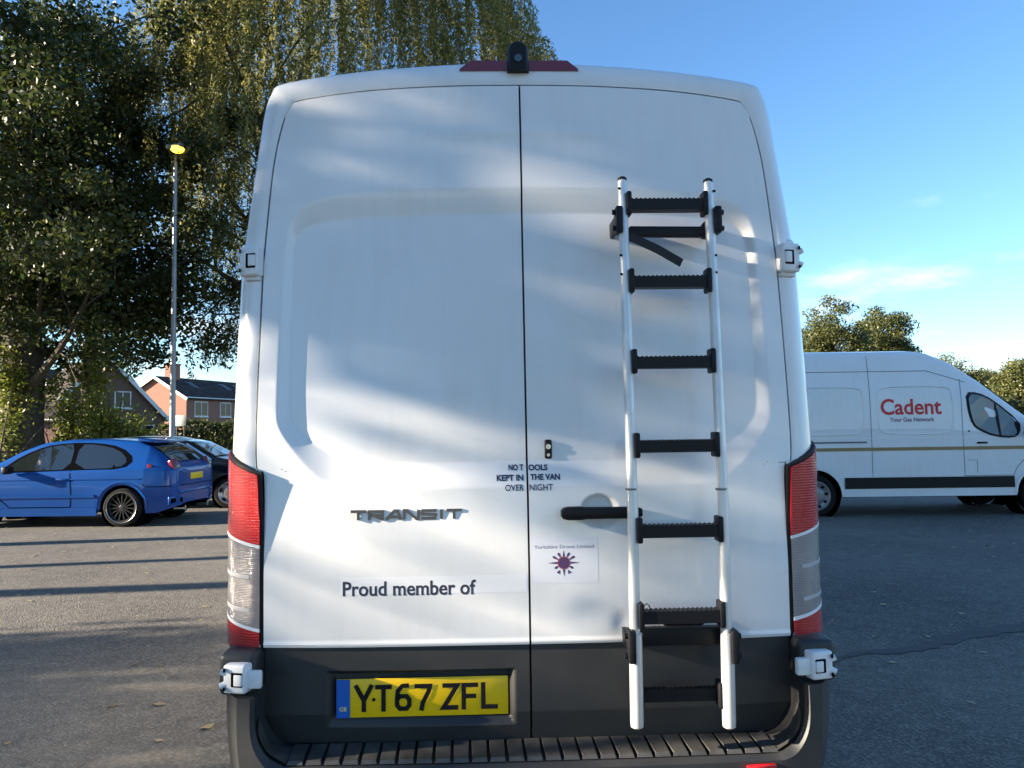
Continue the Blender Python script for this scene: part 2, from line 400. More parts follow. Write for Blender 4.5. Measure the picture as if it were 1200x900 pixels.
def van_stations():
    ys = list(np.linspace(.45, 5.98, 62))
    for wy in WHEEL_Y: ys += list(wy+.43*np.cos(np.linspace(0, PI, 15)))+[wy-.432, wy+.432]
    return sorted(ys)
def van_body_mesh():
    H = []
    d3 = lambda K, y: np.column_stack([K[:, 0], y, K[:, 1]])
    yd = door_y(KG[:, 0], KG[:, 1], 0)
    H.append(d3(KG, yd+.05)); H.append(d3(KG, yd+.004))
    for a in (.12, .3, .5, .7, .87, 1.0):
        q = a*PI/2; K = KG+(KS-KG)*math.sin(q)
        ye = lean(KS[:, 1])+np.interp(KS[:, 1], [2.5, 2.76], [.13, .055])
        H.append(d3(K, yd+(ye-yd)*(1-math.cos(q))))
    K = KS+(KF-KS)*.5; H.append(d3(K, .26+lean(KS[:, 1])*.4))
    for y in van_stations():
        S = van_section(y); H.append(d3(S, np.full(len(S), y)))
    H = [hoop(h) for h in H]; n = len(H[0])
    V = np.vstack(H); F = grid_faces(n, len(H))
    F.append(tuple(range((len(H)-1)*n, len(H)*n)))
    me = mesh_np('body', V, F, True, 40)
    bm = bmesh.new(); bm.from_mesh(me); bmesh.ops.recalc_face_normals(bm, faces=bm.faces[:]); bm.to_mesh(me); bm.free()
    return me
_vs = {}
def van_curve(y):
    k = round(float(y), 5)
    if k not in _vs: _vs[k] = catmull(van_section(y), 8)
    return _vs[k]
def van_side(y, z, off=.004, side=1):
    h = van_curve(y); i = np.argmax(h[:, 1] >= z) if (h[:, 1] >= z).any() else len(h)-1
    i = max(i, 1); a, b = h[i-1], h[i]; t = (z-a[1])/max(b[1]-a[1], 1e-6); x = a[0]+(b[0]-a[0])*min(max(t, 0), 1)
    return (side*(x+off), y, z)

# rear door surface
def poly_dist(px, pz, P):
    P = np.array(P); A = P; B = np.roll(P, -1, 0); best = np.full(px.shape, 1e9); ins = np.zeros(px.shape, bool)
    for a, b in zip(A, B):
        d = b-a; L = (d**2).sum()
        if L < 1e-12: continue
        t = np.clip(((px-a[0])*d[0]+(pz-a[1])*d[1])/L, 0, 1)
        best = np.minimum(best, np.hypot(px-a[0]-t*d[0], pz-a[1]-t*d[1]))
        c = ((a[1] > pz) != (b[1] > pz)) & (px < (b[0]-a[0])*(pz-a[1])/(b[1]-a[1]+1e-12)+a[0]); ins ^= c
    return best, ins
def sym(P):
    P = chaikin(P, 3); return [(-p[0], p[1]) for p in P[::-1][:-1]]+[(p[0], p[1]) for p in P]
RO = sym([(0, 2.345), (.46, 2.341), (.62, 2.325), (.72, 2.295), (.768, 2.235), (.778, 2.12), (.788, 1.62), (.775, 1.545), (.68, 1.43), (.60, 1.375), (.50, 1.367), (0, 1.367)][::-1])
RI = sym([(0, 2.262), (.46, 2.256), (.66, 2.240), (.735, 2.215), (.752, 2.15), (.753, 2.10), (.752, 1.62), (.735, 1.57), (.69, 1.52), (.57, 1.455), (.46, 1.447), (0, 1.447)][::-1])
_wav = [(rng.uniform(1.5, 5), rng.uniform(1.5, 6), rng.uniform(0, 6.28), rng.uniform(.4, 1)) for _ in range(7)]
def door_y(x, z, detail=1):
    x = np.asarray(x, float); z = np.asarray(z, float); ax = np.abs(x)
    y = lean(z)+.035*(ax/.85)**3.2
    if detail:
        dO, iO = poly_dist(x, z, RO); dI, iI = poly_dist(x, z, RI)
        t = np.where(iI, 1.0, np.where(iO, dO/(dO+dI+1e-9), 0.0)); t = t**1.1
        y = y+.024*t
        # crown line high on the door, dents low on the right door, slightly wavy skin
        y = y-.0035*np.exp(-((z-2.545+.03*ax)/.022)**2)*np.clip(1-(ax/.42)**4, 0, 1)
        y = y+.003*np.exp(-((x-.22)/.10)**2-((z-.99)/.035)**2)-.002*np.exp(-((x-.13)/.06)**2-((z-1.02)/.05)**2)+.005*np.exp(-((x-.285)/.03)**2-((z-.955)/.03)**2)
        for a, b, p, w in _wav: y = y+.0007*w*np.sin(a*x*2+p)*np.sin(b*z*1.6+p*1.7)
        d = np.hypot((x-.222)/.058, (z-1.291)/.052); y = y+.022*np.clip(1-d**2, 0, 1)**.6
        # rolled lower edge
        y = y-.004*np.clip(1-np.abs(z-.906)/.010, 0, 1)
    return y
_kgc = catmull(KG, 10)
_lo = _kgc[:81]; _hi = _kgc[80:]     # side run up to the corner, then the corner and the top run
def half_x(z):
    return np.interp(z, _lo[:, 1], _lo[:, 0])-.007
def top_z(x):
    o = np.argsort(_hi[:, 0]); return np.interp(x, _hi[o, 0], _hi[o, 1])-.007
def door_mesh(side, z0, ztop_flat=None, ydepth=None, gap=.0032, nu=150, nv=380, ret=.03):
    """a door skin from the seam to the outer edge, its edges turned inwards"""
    u = np.linspace(0, 1, nu); u = u+.05*np.sin(PI*u)      # closer together near the outer edge
    u = u/u[-1]
    zt = top_z(gap+u*(.791-gap)) if ztop_flat is None else np.full(nu, ztop_flat)
    Z = z0+np.outer(np.linspace(0, 1, nv), zt-z0); X = gap+u[None, :]*(half_x(Z)-gap)
    Y = (ydepth or door_y)(side*X, Z)
    V = np.column_stack([side*X.ravel(), Y.ravel(), Z.ravel()]); F = grid_faces(nu, nv)
    ring = list(range(nu))+[i*nu+nu-1 for i in range(1, nv)]+[(nv-1)*nu+j for j in range(nu-2, -1, -1)]+[i*nu for i in range(nv-2, 0, -1)]
    b = len(V); V2 = V[ring].copy(); V2[:, 1] += ret; V = np.vstack([V, V2]); n = len(ring)
    F += [(ring[i], b+i, b+(i+1) % n, ring[(i+1) % n]) for i in range(n)]
    if side < 0: F = [f[::-1] for f in F]
    return mesh_np('rear_door', V, F, True, 40)
ZC = .897   # where white skin ends and grey cladding begins
PLX0, PLX1, PLZ0, PLZ1 = -.615, -.050, .655, .823
def clad_y(x, z):
    x = np.asarray(x, float); z = np.asarray(z, float)
    y = .035*(np.abs(x)/.85)**3.2+.009
    y = y+np.clip(.695-z, 0, None)*.22
    # recess for the number plate (left door)
    t = np.minimum(np.minimum((x-PLX0)/.022, (PLX1-x)/.022), np.minimum((z-PLZ0)/.034, (PLZ1-z)/.012)); t = np.clip(t, 0, 1)
    y = y*(1-t)+(.045)*t
    return y
def build_rear(root, full=True):
    """rear doors, cladding, bumper, lights and hinges: parts of the van"""
    dL = obj('rear_door', door_mesh(-1, ZC), WHITE, root); dR = obj('rear_door', door_mesh(1, ZC), WHITE, root)
    for s, d in ((-1, dL), (1, dR)):
        me = door_mesh(s, .604, ZC-.003, clad_y, nu=150, nv=110, ret=.02); rr = .085
        for v in me.vertices:        # rounded lower outer corner
            ax = abs(v.co.x)
            if v.co.z < .604+rr and ax > .808-rr:
                q = .604+rr-math.sqrt(max(0, rr*rr-(ax-.808+rr)**2)); v.co.z = q+(v.co.z-.604)*(.604+rr-q)/rr
        obj('door_cladding', me, CLAD, d)
        me = door_mesh(s, .60, None, lambda x, z: door_y(x, z, 0)+.042, gap=-.004, nu=14, nv=40, ret=.01)
        for v in me.vertices: v.co.x *= 1.014; v.co.z = .6+(v.co.z-.6)*1.007
        obj('door_seal', me, SEAL, root)
    # ---- bumper: a U of rounded plastic round the foot of the doors
    def U(half): return [(-x, y, z) for x, y, z in half]+[(x, y, z) for x, y, z in half[::-1]][1:]
    xs = [.70, .62, .54, .46, .38, .30, .22, .14, .07, 0]
    cz = lambda x: 1-(x/.85)**2
    A = [(.817, .014, .785), (.817, .014, .72), (.809, .014, .67), (.788, .014, .625), (.748, .02, .603)]+[(x, .03, .597) for x in xs]
    B0 = [(.803, -.075, .785), (.803, -.078, .715), (.793, -.082, .662), (.764, -.085, .618), (.730, -.09, .600)]+[(x, -.085-.02*cz(x), .592) for x in xs]
    B1 = [(.812, -.092, .785), (.812, -.095, .705), (.800, -.10, .648), (.769, -.105, .602), (.733, -.11, .584)]+[(x, -.101-.02*cz(x), .580) for x in xs]
    C1 = [(.852, -.085, .785), (.850, -.09, .69), (.842, -.095, .61), (.825, -.10, .53), (.77, -.11, .475)]+[(x, -.112-.02*cz(x), .44) for x in xs]
    D = [(.902, -.02, .785), (.899, -.02, .68), (.890, -.02, .59), (.86, -.03, .49), (.80, -.05, .43)]+[(x, -.09-.03*cz(x), .395) for x in xs]
    E_ = [(.935, .10, .785), (.932, .10, .67), (.925, .10, .57), (.90, .10, .45), (.82, .06, .40)]+[(x, .02, .38) for x in xs]
    E2 = [(.945, .30, .785), (.945, .30, .67), (.94, .30, .57), (.91, .30, .45), (.83, .12, .40)]+[(x, .06, .42) for x in xs]
    A0 = [(.798, .065, z) for x, y, z in A[:3]]+[(.77, .065, .622), (.735, .065, .600)]+[(x, .065, .594) for x in xs]
    H = [catmull(np.array(U(h)), 3) for h in (A0, A, B0, B1, C1, D, E_, E2)]; n = len(H[0])
    V = np.vstack(H); F = grid_faces(n, len(H)); F.append([i*n for i in range(len(H))]); F.append([i*n+n-1 for i in range(len(H))][::-1])
    me = mesh_np('bumper', V, F, True, 30); bm = bmesh.new(); bm.from_mesh(me); bmesh.ops.recalc_face_normals(bm, faces=bm.faces[:]); bm.to_mesh(me); bm.free()
    bump = obj('bumper', me, CLAD, root)
    # ribs of the step
    nr = 27
    for i in range(nr):
        x = -.69+1.38*i/(nr-1); y1 = -.080-.02*cz(x); sl = .004
        p = [(x-.0225, .024, .600), (x+.0225, .024, .600), (x+.0225+sl, y1, .595), (x-.0225+sl, y1, .595)]
        V = p+[(a, b, c+.010) for a, b, c in p]
        V[6] = (V[6][0]-.003, V[6][1]+.006, V[6][2]); V[7] = (V[7][0]+.003, V[7][1]+.006, V[7][2])
        me = mesh_np('step_rib', V, [(4, 5, 6, 7), (0, 1, 5, 4), (1, 2, 6, 5), (2, 3, 7, 6), (3, 0, 4, 7)], False)
        obj('step_rib', me, CLAD2, bump)
    # smooth worn ends of the step
    for s in (-1, 1):
        a = [(.8165, .010, .70), (.808, .010, .667), (.788, .010, .627), (.749, .012, .606), (.712, .02, .601)]
        b2 = [(.804, -.05, .70), (.796, -.068, .668), (.771, -.075, .626), (.737, -.082, .606), (.714, -.09, .598)]
        P1, P2 = catmull(a, 5), catmull(b2, 5); V = np.vstack([P1, P2]); V[:, 0] -= .003; V[:, 2] += .004; V[:, 0] *= s
        obj('step_end', mesh_np('step_end', V, grid_faces(len(P1), 2)), CLAD2, bump)
        V = MB().box((0, 0, 0), (.088, .014, .045), bev=.004)
        o = V.build('reflector', REFL, bump, loc=(s*.655, -.1165, .552), rot=(R(3), 0, R(s*6)))
        # dark corner block between bumper and tail light
        k = MB().box((s*.866, .062, .838), (.112, .20, .122), bev=.018, seg=3)
        k.build('corner_block', CLAD, root)
    # ---- tail lights
    for s in (-1, 1):
        hz = lambda a, zi, zo: zi+(zo-zi)*a
        def surf(a, zi, zo, off):
            z = zi+(zo-zi)*min(a, 1); xi = .818+.010*np.clip((z-1.25)/.2, 0, 1); xo = .943
            if a <= 1:
                q = a*PI/2; x = xi+(xo-xi)*math.sin(q); y = .038+(.15-.038)*(1-math.cos(q)); nx, ny = math.sin(q), -math.cos(q)
            else: x = xo+(a-1)*.03; y = .15+(a-1)*.6; nx, ny = 1, 0
            return (s*(x+nx*off), y+ny*off, z)
        def band(b0, b1, off, a0, a1, nu=12, nv=24):
            V = []; 
            for i in range(nv):
                f = i/(nv-1)
                for j in range(nu):
                    a = a0+(a1-a0)*j/(nu-1); V.append(surf(a, b0[0]+(b1[0]-b0[0])*f, b0[1]+(b1[1]-b0[1])*f, off))
            F = grid_faces(nu, nv); return V, (F if s > 0 else [f[::-1] for f in F])
        def pan(name, b0, b1, off, a0, a1, m, par, thick=.012):
            V, F = band(b0, b1, off, a0, a1); n = len(V); nu, nv = 12, 24
            V2, _ = band(b0, b1, off-thick, a0, a1); V = V+V2
            ring = list(range(nu))+[i*nu+nu-1 for i in range(1, nv)]+[(nv-1)*nu+j for j in range(nu-2, -1, -1)]+[i*nu for i in range(nv-2, 0, -1)]
            k = len(ring)
            for i in range(k):
                f = (ring[i], n+ring[i], n+ring[(i+1) % k], ring[(i+1) % k]); F.append(f if s > 0 else f[::-1])
            return obj(name, mesh_np(name, V, F, True, 30), m, par)
        tl = pan('tail_light', (.882, .886), (1.424, 1.500), .004, -.035, 1.25, BLACK, root, .03)
        pan('red_lens', (1.203, 1.252), (1.415, 1.493), .0095, .02, 1.23, RED, tl)
        pan('clear_lens', (.952, .998), (1.193, 1.241), .0085, .02, 1.23, CLEAR, tl)
        pan('red_lens', (.890, .894), (.940, .985), .0095, .02, 1.23, RED, tl)
        for b0, b1 in (((1.193, 1.242), (1.202, 1.251)), ((.941, .986), (.951, .997))):
            pan('divider', b0, b1, .0100, .02, 1.23, VINYL, tl)
        for zz in (1.098, .998):   # white reflector bowls seen in the clear lens
            pan('reflector_band', (zz, zz+.018), (zz+.012, zz+.028), .0092, .18, .88, mat('lamp_bowl', (.46, .45, .46), .3), tl, .004)
    # ---- hinges
    def hinge(s, x, y, z, w, h, low):
        k = MB().box((0, 0, 0), (w, .045, h), bev=.008, seg=3)
        hg = k.build('hinge', WHITE2, root, loc=(x, y, z), rot=(0, 0, R(s*14)))
        MB().box((-s*w*.14, -.0225, 0), (w*.50, .006, h*.50), bev=.002).build('hinge_slot', DARK, hg)
        MB().box((-s*w*.22, -.025, 0), (w*.34, .010, h*.38), bev=.002).build('hinge_leaf', WHITE2, hg)
        for q in (-1, 1):
            MB().tube([(s*w*.34, -.012, q*h*.16), (s*w*.62, -.022, q*h*.26)], [.010, .009], 8).build('hinge_knuckle', WHITE2, hg)
            MB().tube([(s*w*.36, -.026, q*h*.33), (s*w*.42, -.028, q*h*.33)], .006, 8).build('hinge_bolt', DARK, hg)
        if low:
            MB().box((-s*w*.72, .004, -h*.04), (w*.62, .022, h*.62), Matrix.Rotation(R(-s*10), 4, 'Z'), bev=.006).build('hinge_arm', WHITE2, hg)
        else:
            MB().box((0, .012, -h*.56), (w*.86, .03, h*.16), bev=.006).build('hinge_pad', WHITE2, hg)
    for s in (-1, 1):
        hinge(s, s*.880, .125, 2.10, .066, .095, False)
        hinge(s, s*.860, -.050, .834, .071, .082, True)
        MB().box((s*.895, .20, 2.10), (.05, .10, .15), bev=.02, seg=3).build('hinge_mount', WHITE2, root)
    return dL, dR
def build_wheel(root, x, y, r, w, side, style):
    tw = MB().lathe([(-w/2+.02, r*.66), (-w/2, r*.74), (-w/2+.004, r*.90), (-w/2+.03, r*.985), (-w*.2, r), (w*.2, r), (w/2-.03, r*.985), (w/2-.004, r*.90), (w/2, r*.74), (w/2-.02, r*.66)], 'x', 40)
    t = tw.build('wheel', RUBBER, root, loc=(x, y, r))
    o = side*w/2; rim = MB()
    if style == 'sport':
        rim.lathe([(o-side*.005, r*.80), (o+side*.004, r*.785), (o-side*.008, r*.735), (o-side*.09, r*.70)], 'x', 40)
        ri = rim.build('rim', ALLOY, t)
        sp = MB()
        for k in range(15):
            a = 2*PI*k/15; c, s2 = math.cos(a), math.sin(a)
            M = Matrix.Rotation(a, 4, 'X')
            sp.box(M @ Vector((o-side*.026, 0, r*.43)), (.018, .015, r*.62), M)
        sp.lathe([(o-side*.012, 0.001), (o-side*.012, r*.10), (o-side*.03, r*.17), (o-side*.07, r*.17)], 'x', 20)
        sp.build('spokes', ALLOYD, t)
    else:
        rim.lathe([(o-side*.004, r*.70), (o-side*.002, r*.66), (o-side*.02, r*.62), (o-side*.035, r*.45), (o-side*.018, r*.36), (o-side*.012, r*.2), (o-side*.010, .001)], 'x', 36)
        ri = rim.build('rim', ALLOYS if style == 'steel' else ALLOY, t)
        nn = 5 if style == 'five' else 9
        hm = MB().box((o-side*.024, 0, r*.53), (.030, r*(.26 if style == 'five' else .12), r*.13), bev=.01).mesh('rim_hole')
        for k in range(nn): obj('rim_hole', hm, DARK, t, rot=(2*PI*k/nn, 0, 0))
    MB().lathe([(o-side*.10, .02), (o-side*.10, r*.70)], 'x', 24).build('wheel_back', DARK, t)
ALLOY = mat('alloy_rim', (.55, .55, .55), .3, metal=.9)
ALLOYD = mat('dark_alloy', (.06, .06, .062), .35, metal=.6)
ALLOYS = mat('steel_rim', (.22, .22, .23), .45, metal=.5)
def overlay(name, poly, fn, m, parent, off, side=1, cn=1):
    """a thin pane or trim following the side surface: poly in (y, z)"""
    P = chaikin(poly, cn, True) if len(poly) > 4 else [np.array(p) for p in poly]
    V = [fn(p[0], p[1], off, side) for p in P]; n = len(V)
    V += [fn(p[0], p[1], off-.02, side) for p in P]
    F = [tuple(range(n))]+[(i, (i+1) % n, n+(i+1) % n, n+i) for i in range(n)]
    me = mesh_np(name, V, F, False)
    bm = bmesh.new(); bm.from_mesh(me); bmesh.ops.triangulate(bm, faces=[f for f in bm.faces if len(f.verts) > 4]); bmesh.ops.recalc_face_normals(bm, faces=bm.faces[:]); bm.to_mesh(me); bm.free()
    return obj(name, me, m, parent)
def strip(name, pts, w, fn, m, parent, off, side=1):
    """a narrow band along a path on the side surface"""
    P = [np.array(p, float) for p in pts]; A = []; B = []
    for i, p in enumerate(P):
        d = P[min(i+1, len(P)-1)]-P[max(i-1, 0)]; d /= np.linalg.norm(d); q = np.array([-d[1], d[0]])*w/2
        A.append(p+q); B.append(p-q)
    V = [fn(p[0], p[1], off, side) for p in A]+[fn(p[0], p[1], off, side) for p in B]; n = len(P)
    V += [fn(p[0], p[1], off-.02, side) for p in A]+[fn(p[0], p[1], off-.02, side) for p in B]
    F = [(i, i+1, n+i+1, n+i) for i in range(n-1)]+[(i, i+1, 2*n+i+1, 2*n+i) for i in range(n-1)]+[(n+i, n+i+1, 3*n+i+1, 3*n+i) for i in range(n-1)]
    me = mesh_np(name, V, F, False); bm = bmesh.new(); bm.from_mesh(me); bmesh.ops.recalc_face_normals(bm, faces=bm.faces[:]); bm.to_mesh(me); bm.free()
    return obj(name, me, m, parent)
def dens(pts, n=8):
    out = []
    for a, b in zip(pts[:-1], pts[1:]):
        for i in range(n): out.append(tuple(np.array(a)+(np.array(b)-np.array(a))*i/n))
    return out+[pts[-1]]
GAP = mat('panel_gap', (.17, .18, .19), .6)
MIRR = MATS['black_plastic']
def build_van_sides(root, stripe=False):
    MB().box((0, 3.0, .42), (1.5, 5.3, .24)).build('underbody', DARK, root)
    for s in (-1, 1):
        for wy in WHEEL_Y: build_wheel(root, s*.87, wy, WR, .225, s, 'steel')
        for wy in WHEEL_Y:   # wheel housings and flared lips
            MB().lathe([(s*.55, .44), (s*.95, .432)], 'x', 30, (0, wy, .352)).build('wheel_housing', DARK, root)
            L = [(wy+.455*math.cos(a), .352+.455*math.sin(a)) for a in np.linspace(R(2), R(178), 26)]
            strip('arch_lip', L, .05, van_side, WHITE, root, .016, s)
        f = van_side
        # cab window, its pillar, door lines, moulding
        overlay('cab_window', [(3.73, 2.05), (3.95, 2.05), (4.20, 1.93), (4.62, 1.56), (4.60, 1.36), (4.48, 1.27), (4.15, 1.30), (3.92, 1.40), (3.80, 1.50), (3.74, 1.75)], f, BLACK, root, .006, s)
        w = overlay('cab_glass', [(3.77, 2.01), (3.95, 2.01), (4.19, 1.89), (4.57, 1.55), (4.56, 1.38), (4.46, 1.305), (4.15, 1.335), (3.94, 1.43), (3.83, 1.52), (3.78, 1.75)], f, GLASS, root, .016, s)
        strip('window_bar', dens([(4.22, 1.86), (4.25, 1.32)]), .03, f, BLACK, root, .021, s)
        strip('door_gap', dens([(3.66, 2.28), (3.64, 1.5), (3.65, .66)], 14), .010, f, GAP, root, .0035, s)
        strip('door_gap', dens([(3.66, .66), (4.45, .66), (4.52, .80), (4.72, 1.0), (4.80, 1.25)], 8), .010, f, GAP, root, .0035, s)
        strip('panel_gap', dens([(2.13, 2.74), (2.13, 1.8), (2.13, .66)], 14), .009, f, GAP, root, .0035, s)
        strip('roof_crease', dens([(.5, 2.42), (3.1, 2.42), (3.75, 2.22)], 12), .012, f, GAP, root, .003, s)
        strip('side_moulding', dens([(1.66, .555), (4.46, .555)], 16), .185, f, BLACK, root, .014, s)
        strip('sill', dens([(1.66, .395), (4.46, .395)], 10), .13, f, WHITE, root, .005, s)
        MB().box(f(3.95, 1.205, .012, s), (.03, .17, .032), bev=.01).build('door_handle', BLACK, root)
        MB().box(f(3.74, 1.40, .008, s), (.01, .025, .03), bev=.003).build('lock', BLACK, root)
        mr = MB().box((s*1.13, 4.72, 1.47), (.20, .12, .34), bev=.045, seg=3).box((s*1.02, 4.68, 1.34), (.16, .06, .06), bev=.02)
        mr.build('door_mirror', BLACK, root)
        # pressed panels
        for (y0, y1) in ((.55, 2.02), (2.24, 3.50)):
            z0, z1 = 1.36, 2.16
            L = chaikin([(y0, z0+.12), (y0+.02, z1-.1), (y0+.09, z1), (y1-.09, z1), (y1, z1-.08), (y1+.01, z0+.2), (y1-.05, z0+.06), (y1-.16, z0), (y0+.12, z0)], 3, True)
            L = [tuple(p) for p in L]; L.append(L[0])
            mb = MB().tube([f(p[0], p[1], .003, s) for p in L], .011, 6, cap=False); mb.build('pressed_panel_edge', WHITE, root)
        strip('waist_crease', dens([(.5, 1.30), (4.2, 1.30)], 14), .012, f, VINYL, root, .005, s)
        strip('waist_crease', dens([(1.7, .70), (4.45, .70)], 14), .010, f, VINYL, root, .005, s)
        strip('slide_rail', dens([(.62, 1.235), (2.05, 1.235)], 10), .030, f, GAP, root, .004, s)
        strip('fuel_flap', dens([(3.70, .92), (3.86, .92), (3.86, .70)], 4), .006, f, GAP, root, .0036, s)
        if stripe:
            strip('gold_stripe', dens([(.42, 1.118), (5.3, 1.118)], 30), .055, f, GOLD, root, .006, s)
    # windscreen, grille, headlights
    V = []; ys = np.linspace(4.08, 5.08, 12); ss = np.linspace(.72, 1, 10)
    for y in ys:
        h = catmull(van_section(y), 8); q = h[(ss*(len(h)-1)).astype(int)]
        row = [(-a, y, b) for a, b in q]+[(a, y, b) for a, b in q[::-1][1:]]
        V += [(a, yy+.012, b+.012) for a, yy, b in row]
    obj('windscreen', mesh_np('windscreen', V, grid_faces(19, 12)), GLASS, root)
    MB().box((0, 5.93, .72), (1.0, .12, .26), bev=.04).build('grille', BLACK, root)
    MB().box((0, 5.92, .45), (1.5, .14, .2), bev=.05).build('front_bumper', CLAD, root)
    for s in (-1, 1): MB().box((s*.72, 5.72, .92), (.26, .30, .26), Matrix.Rotation(R(-s*25), 4, 'Z'), bev=.06, seg=3).build('headlight', CLEAR, root)
GOLD = mat('gold_stripe', (.28, .19, .07), .4)

# ------------------------------------------------------------------ the white van in front
van = thing('van', 'large white high-roof van seen from behind, rear doors closed, ladder on one door', 'van', (0, 0, 0), VRZ)
body_me = van_body_mesh()
obj('body', body_me, WHITE, van)
dL, dR = build_rear(van)
build_van_sides(van)
# number plate
pc = ((PLX0+PLX1)/2+.004, .739)
pl = MB().box((pc[0], .032, pc[1]), (.520, .006, .115), bev=.0025).build('number_plate', YEL, van)
MB().box((pc[0]-.240, .0276, pc[1]), (.040, .003, .113)).build('plate_band', EUB, pl)
gb = text_fit('GB', .022, .013, .02); o = obj('plate_band_letters', gb, mat('pale_yellow', (.75, .66, .2), .5), pl, loc=(pc[0]-.240, .0255, pc[1]-.030))
G = {'Y': [[(0, 1), (.5, .42), (.5, 0)], [(1, 1), (.5, .42)]], 'T': [[(0, .91), (1, .91)], [(.5, .95), (.5, 0)]],
     '6': [[(.86, .95), (.45, .93), (.18, .75), (.13, .45), (.13, .22), (.3, .09), (.7, .09), (.87, .22), (.87, .42), (.7, .55), (.3, .55), (.13, .43)]],
     '7': [[(0, .91), (.93, .91), (.86, .72), (.5, .3), (.40, 0)]], 'Z': [[(.02, .91), (.92, .91), (.08, .09), (.98, .09)]],
     'F': [[(.12, 0), (.12, .91), (1, .91)], [(.12, .5), (.88, .5)]], 'L': [[(.12, 1), (.12, .09), (1, .09)]]}
lm = MB(); x = pc[0]-.203
for ch in 'YT67 ZFL':
    if ch == ' ': x += .024; continue
    strokes(G[ch], x, pc[1]-.040, .050, .080, .0135, .0265, lm); x += .0595
lm.build('registration_characters', BLACK, pl, smooth=False)
for dx_ in (-.148, .122): MB().tube([(pc[0]+dx_, .029, pc[1]-.004), (pc[0]+dx_, .0245, pc[1]-.004)], .005, 10).build('plate_screw', BLACK, pl)
# lettering pressed onto the doors
def on_door(me, m, name, door, x, z, off=.0013):
    for v in me.vertices:
        v.co.x += x; v.co.z += z
    X = np.array([v.co[:] for v in me.vertices]); Y = door_y(X[:, 0], X[:, 2])-off
    for v, y in zip(me.vertices, Y): v.co.y = y
    return obj(name, me, m, door)
def px_text(s, x0, x1, yc, hpx, door, m, name, bold=.0):
    a, b = van_px(x0, yc), van_px(x1, yc)
    return on_door(text_fit(s, b[0]-a[0], hpx/381., bold), m, name, door, (a[0]+b[0])/2, (a[2]+b[2])/2, .0012 if a[2] > 1.3 else .0006)
px_text('NO T', 596, 613.5, 548, 7.2, dL, NAVY, 'lettering', .04); px_text('OOLS', 619.5, 642, 548, 7.2, dR, NAVY, 'lettering', .04)
px_text('KEPT IN', 582, 613.5, 560, 7.2, dL, NAVY, 'lettering', .04); px_text('THE VAN', 621.5, 656.5, 559, 7.2, dR, NAVY, 'lettering', .04)
px_text('OVER', 592, 614, 571.5, 7.4, dL, NAVY, 'lettering', .012); px_text('NIGHT', 620.5, 648, 571, 7.4, dR, NAVY, 'lettering', .012)
px_text('Proud member of', 401, 557.5, 689.5, 17, dL, INK, 'lettering', .018)
px_text('Yorkshire Drone Limited', 626, 696, 640.5, 4.0, dR, mat('faint_print', (.22, .22, .28), .5), 'lettering', .0)
# model badge: wide chrome capitals
TG = {'T': [[(0, .9), (1, .9)], [(.5, .85), (.5, 0)]], 'R': [[(.06, 0), (.06, .88), (.92, .88), (.92, .45), (.1, .45)], [(.45, .42), (1, .02)]],
      'A': [[(0, 0), (.55, .93), (.75, .93), (.98, 0)], [(.28, .3), (.9, .3)]], 'N': [[(.04, 0), (.04, .95), (.2, .95), (.85, .05), (.97, .05), (.97, 1)]],
      'S': [[(1, .9), (.1, .9), (.04, .53), (.96, .47), (.9, .1), (0, .1)]], 'I': [[(.5, 0), (.5, 1)]]}
a, b = van_px(411, 604), van_px(541, 603); wd = (b[0]-a[0]); bm_ = MB()
wl = {'I': .35}; tot = sum(wl.get(c, 1) for c in 'TRANSIT')+6*.16; un_ = wd/tot; x = a[0]; yb = float(door_y(np.array([(a[0]+b[0])/2]), np.array([a[2]]))[0])
for ch in 'TRANSIT':
    w = wl.get(ch, 1)*un_; strokes(TG[ch], x, a[2]-.015, w, .029, .0085, yb-.0042, bm_, slant=.0); x += w+.16*un_
me = bm_.mesh('badge', False)
bmx = bmesh.new(); bmx.from_mesh(me); g = bmesh.ops.extrude_face_region(bmx, geom=bmx.faces[:]); 
for v in [e for e in g['geom'] if isinstance(e, bmesh.types.BMVert)]: v.co.y += .007
bmesh.ops.recalc_face_normals(bmx, faces=bmx.faces[:]); bmx.to_mesh(me); bmx.free()
obj('badge', me, CHROME, dL)
# vinyl sheets with their faint edges, and the sun emblem
def sheet_on_door(name, x0, x1, z0, z1, m, door, off=.0003):
    V = []; nx, nz = 12, 6
    for j in range(nz):
        for i in range(nx): V.append((x0+(x1-x0)*i/(nx-1), 0, z0+(z1-z0)*j/(nz-1)))
    return on_door(mesh_np(name, V, grid_faces(nx, nz)), m, name, door, 0, 0, off)
p, q = van_px(398, 698), van_px(619, 673); sheet_on_door('vinyl_sheet', p[0], -.006, p[2], q[2], VINYL, dL)
p, q = van_px(624, 684), van_px(700, 629); sheet_on_door('sticker', p[0], q[0], p[2], q[2], mat('sticker_white', (.77, .77, .80), .3), dR)
ec = van_px(660.7, 659.5)
MAUVE = mat('emblem_purple', (.085, .035, .12), .5); MAUV2 = mat('emblem_edge', (.42, .10, .07), .5)
def disc(r, n=28): return [(r*math.cos(2*PI*k/n), r*math.sin(2*PI*k/n)) for k in range(n)]
def flat(polys): 
    V = []; F = []
    for P in polys: F.append(tuple(range(len(V), len(V)+len(P)))); V += [(p[0], 0, p[1]) for p in P]
    return mesh_np('emblem', V, F, False)
on_door(flat([disc(.0195)]), MAUV2, 'emblem_disc', dR, ec[0], ec[2], .0007)
on_door(flat([disc(.0170)]), MAUVE, 'emblem_disc', dR, ec[0], ec[2], .0009)
ray = []; rlen = [.050, .040, .036, .038, .036, .040, .050, .034, .036, .041, .036, .034]
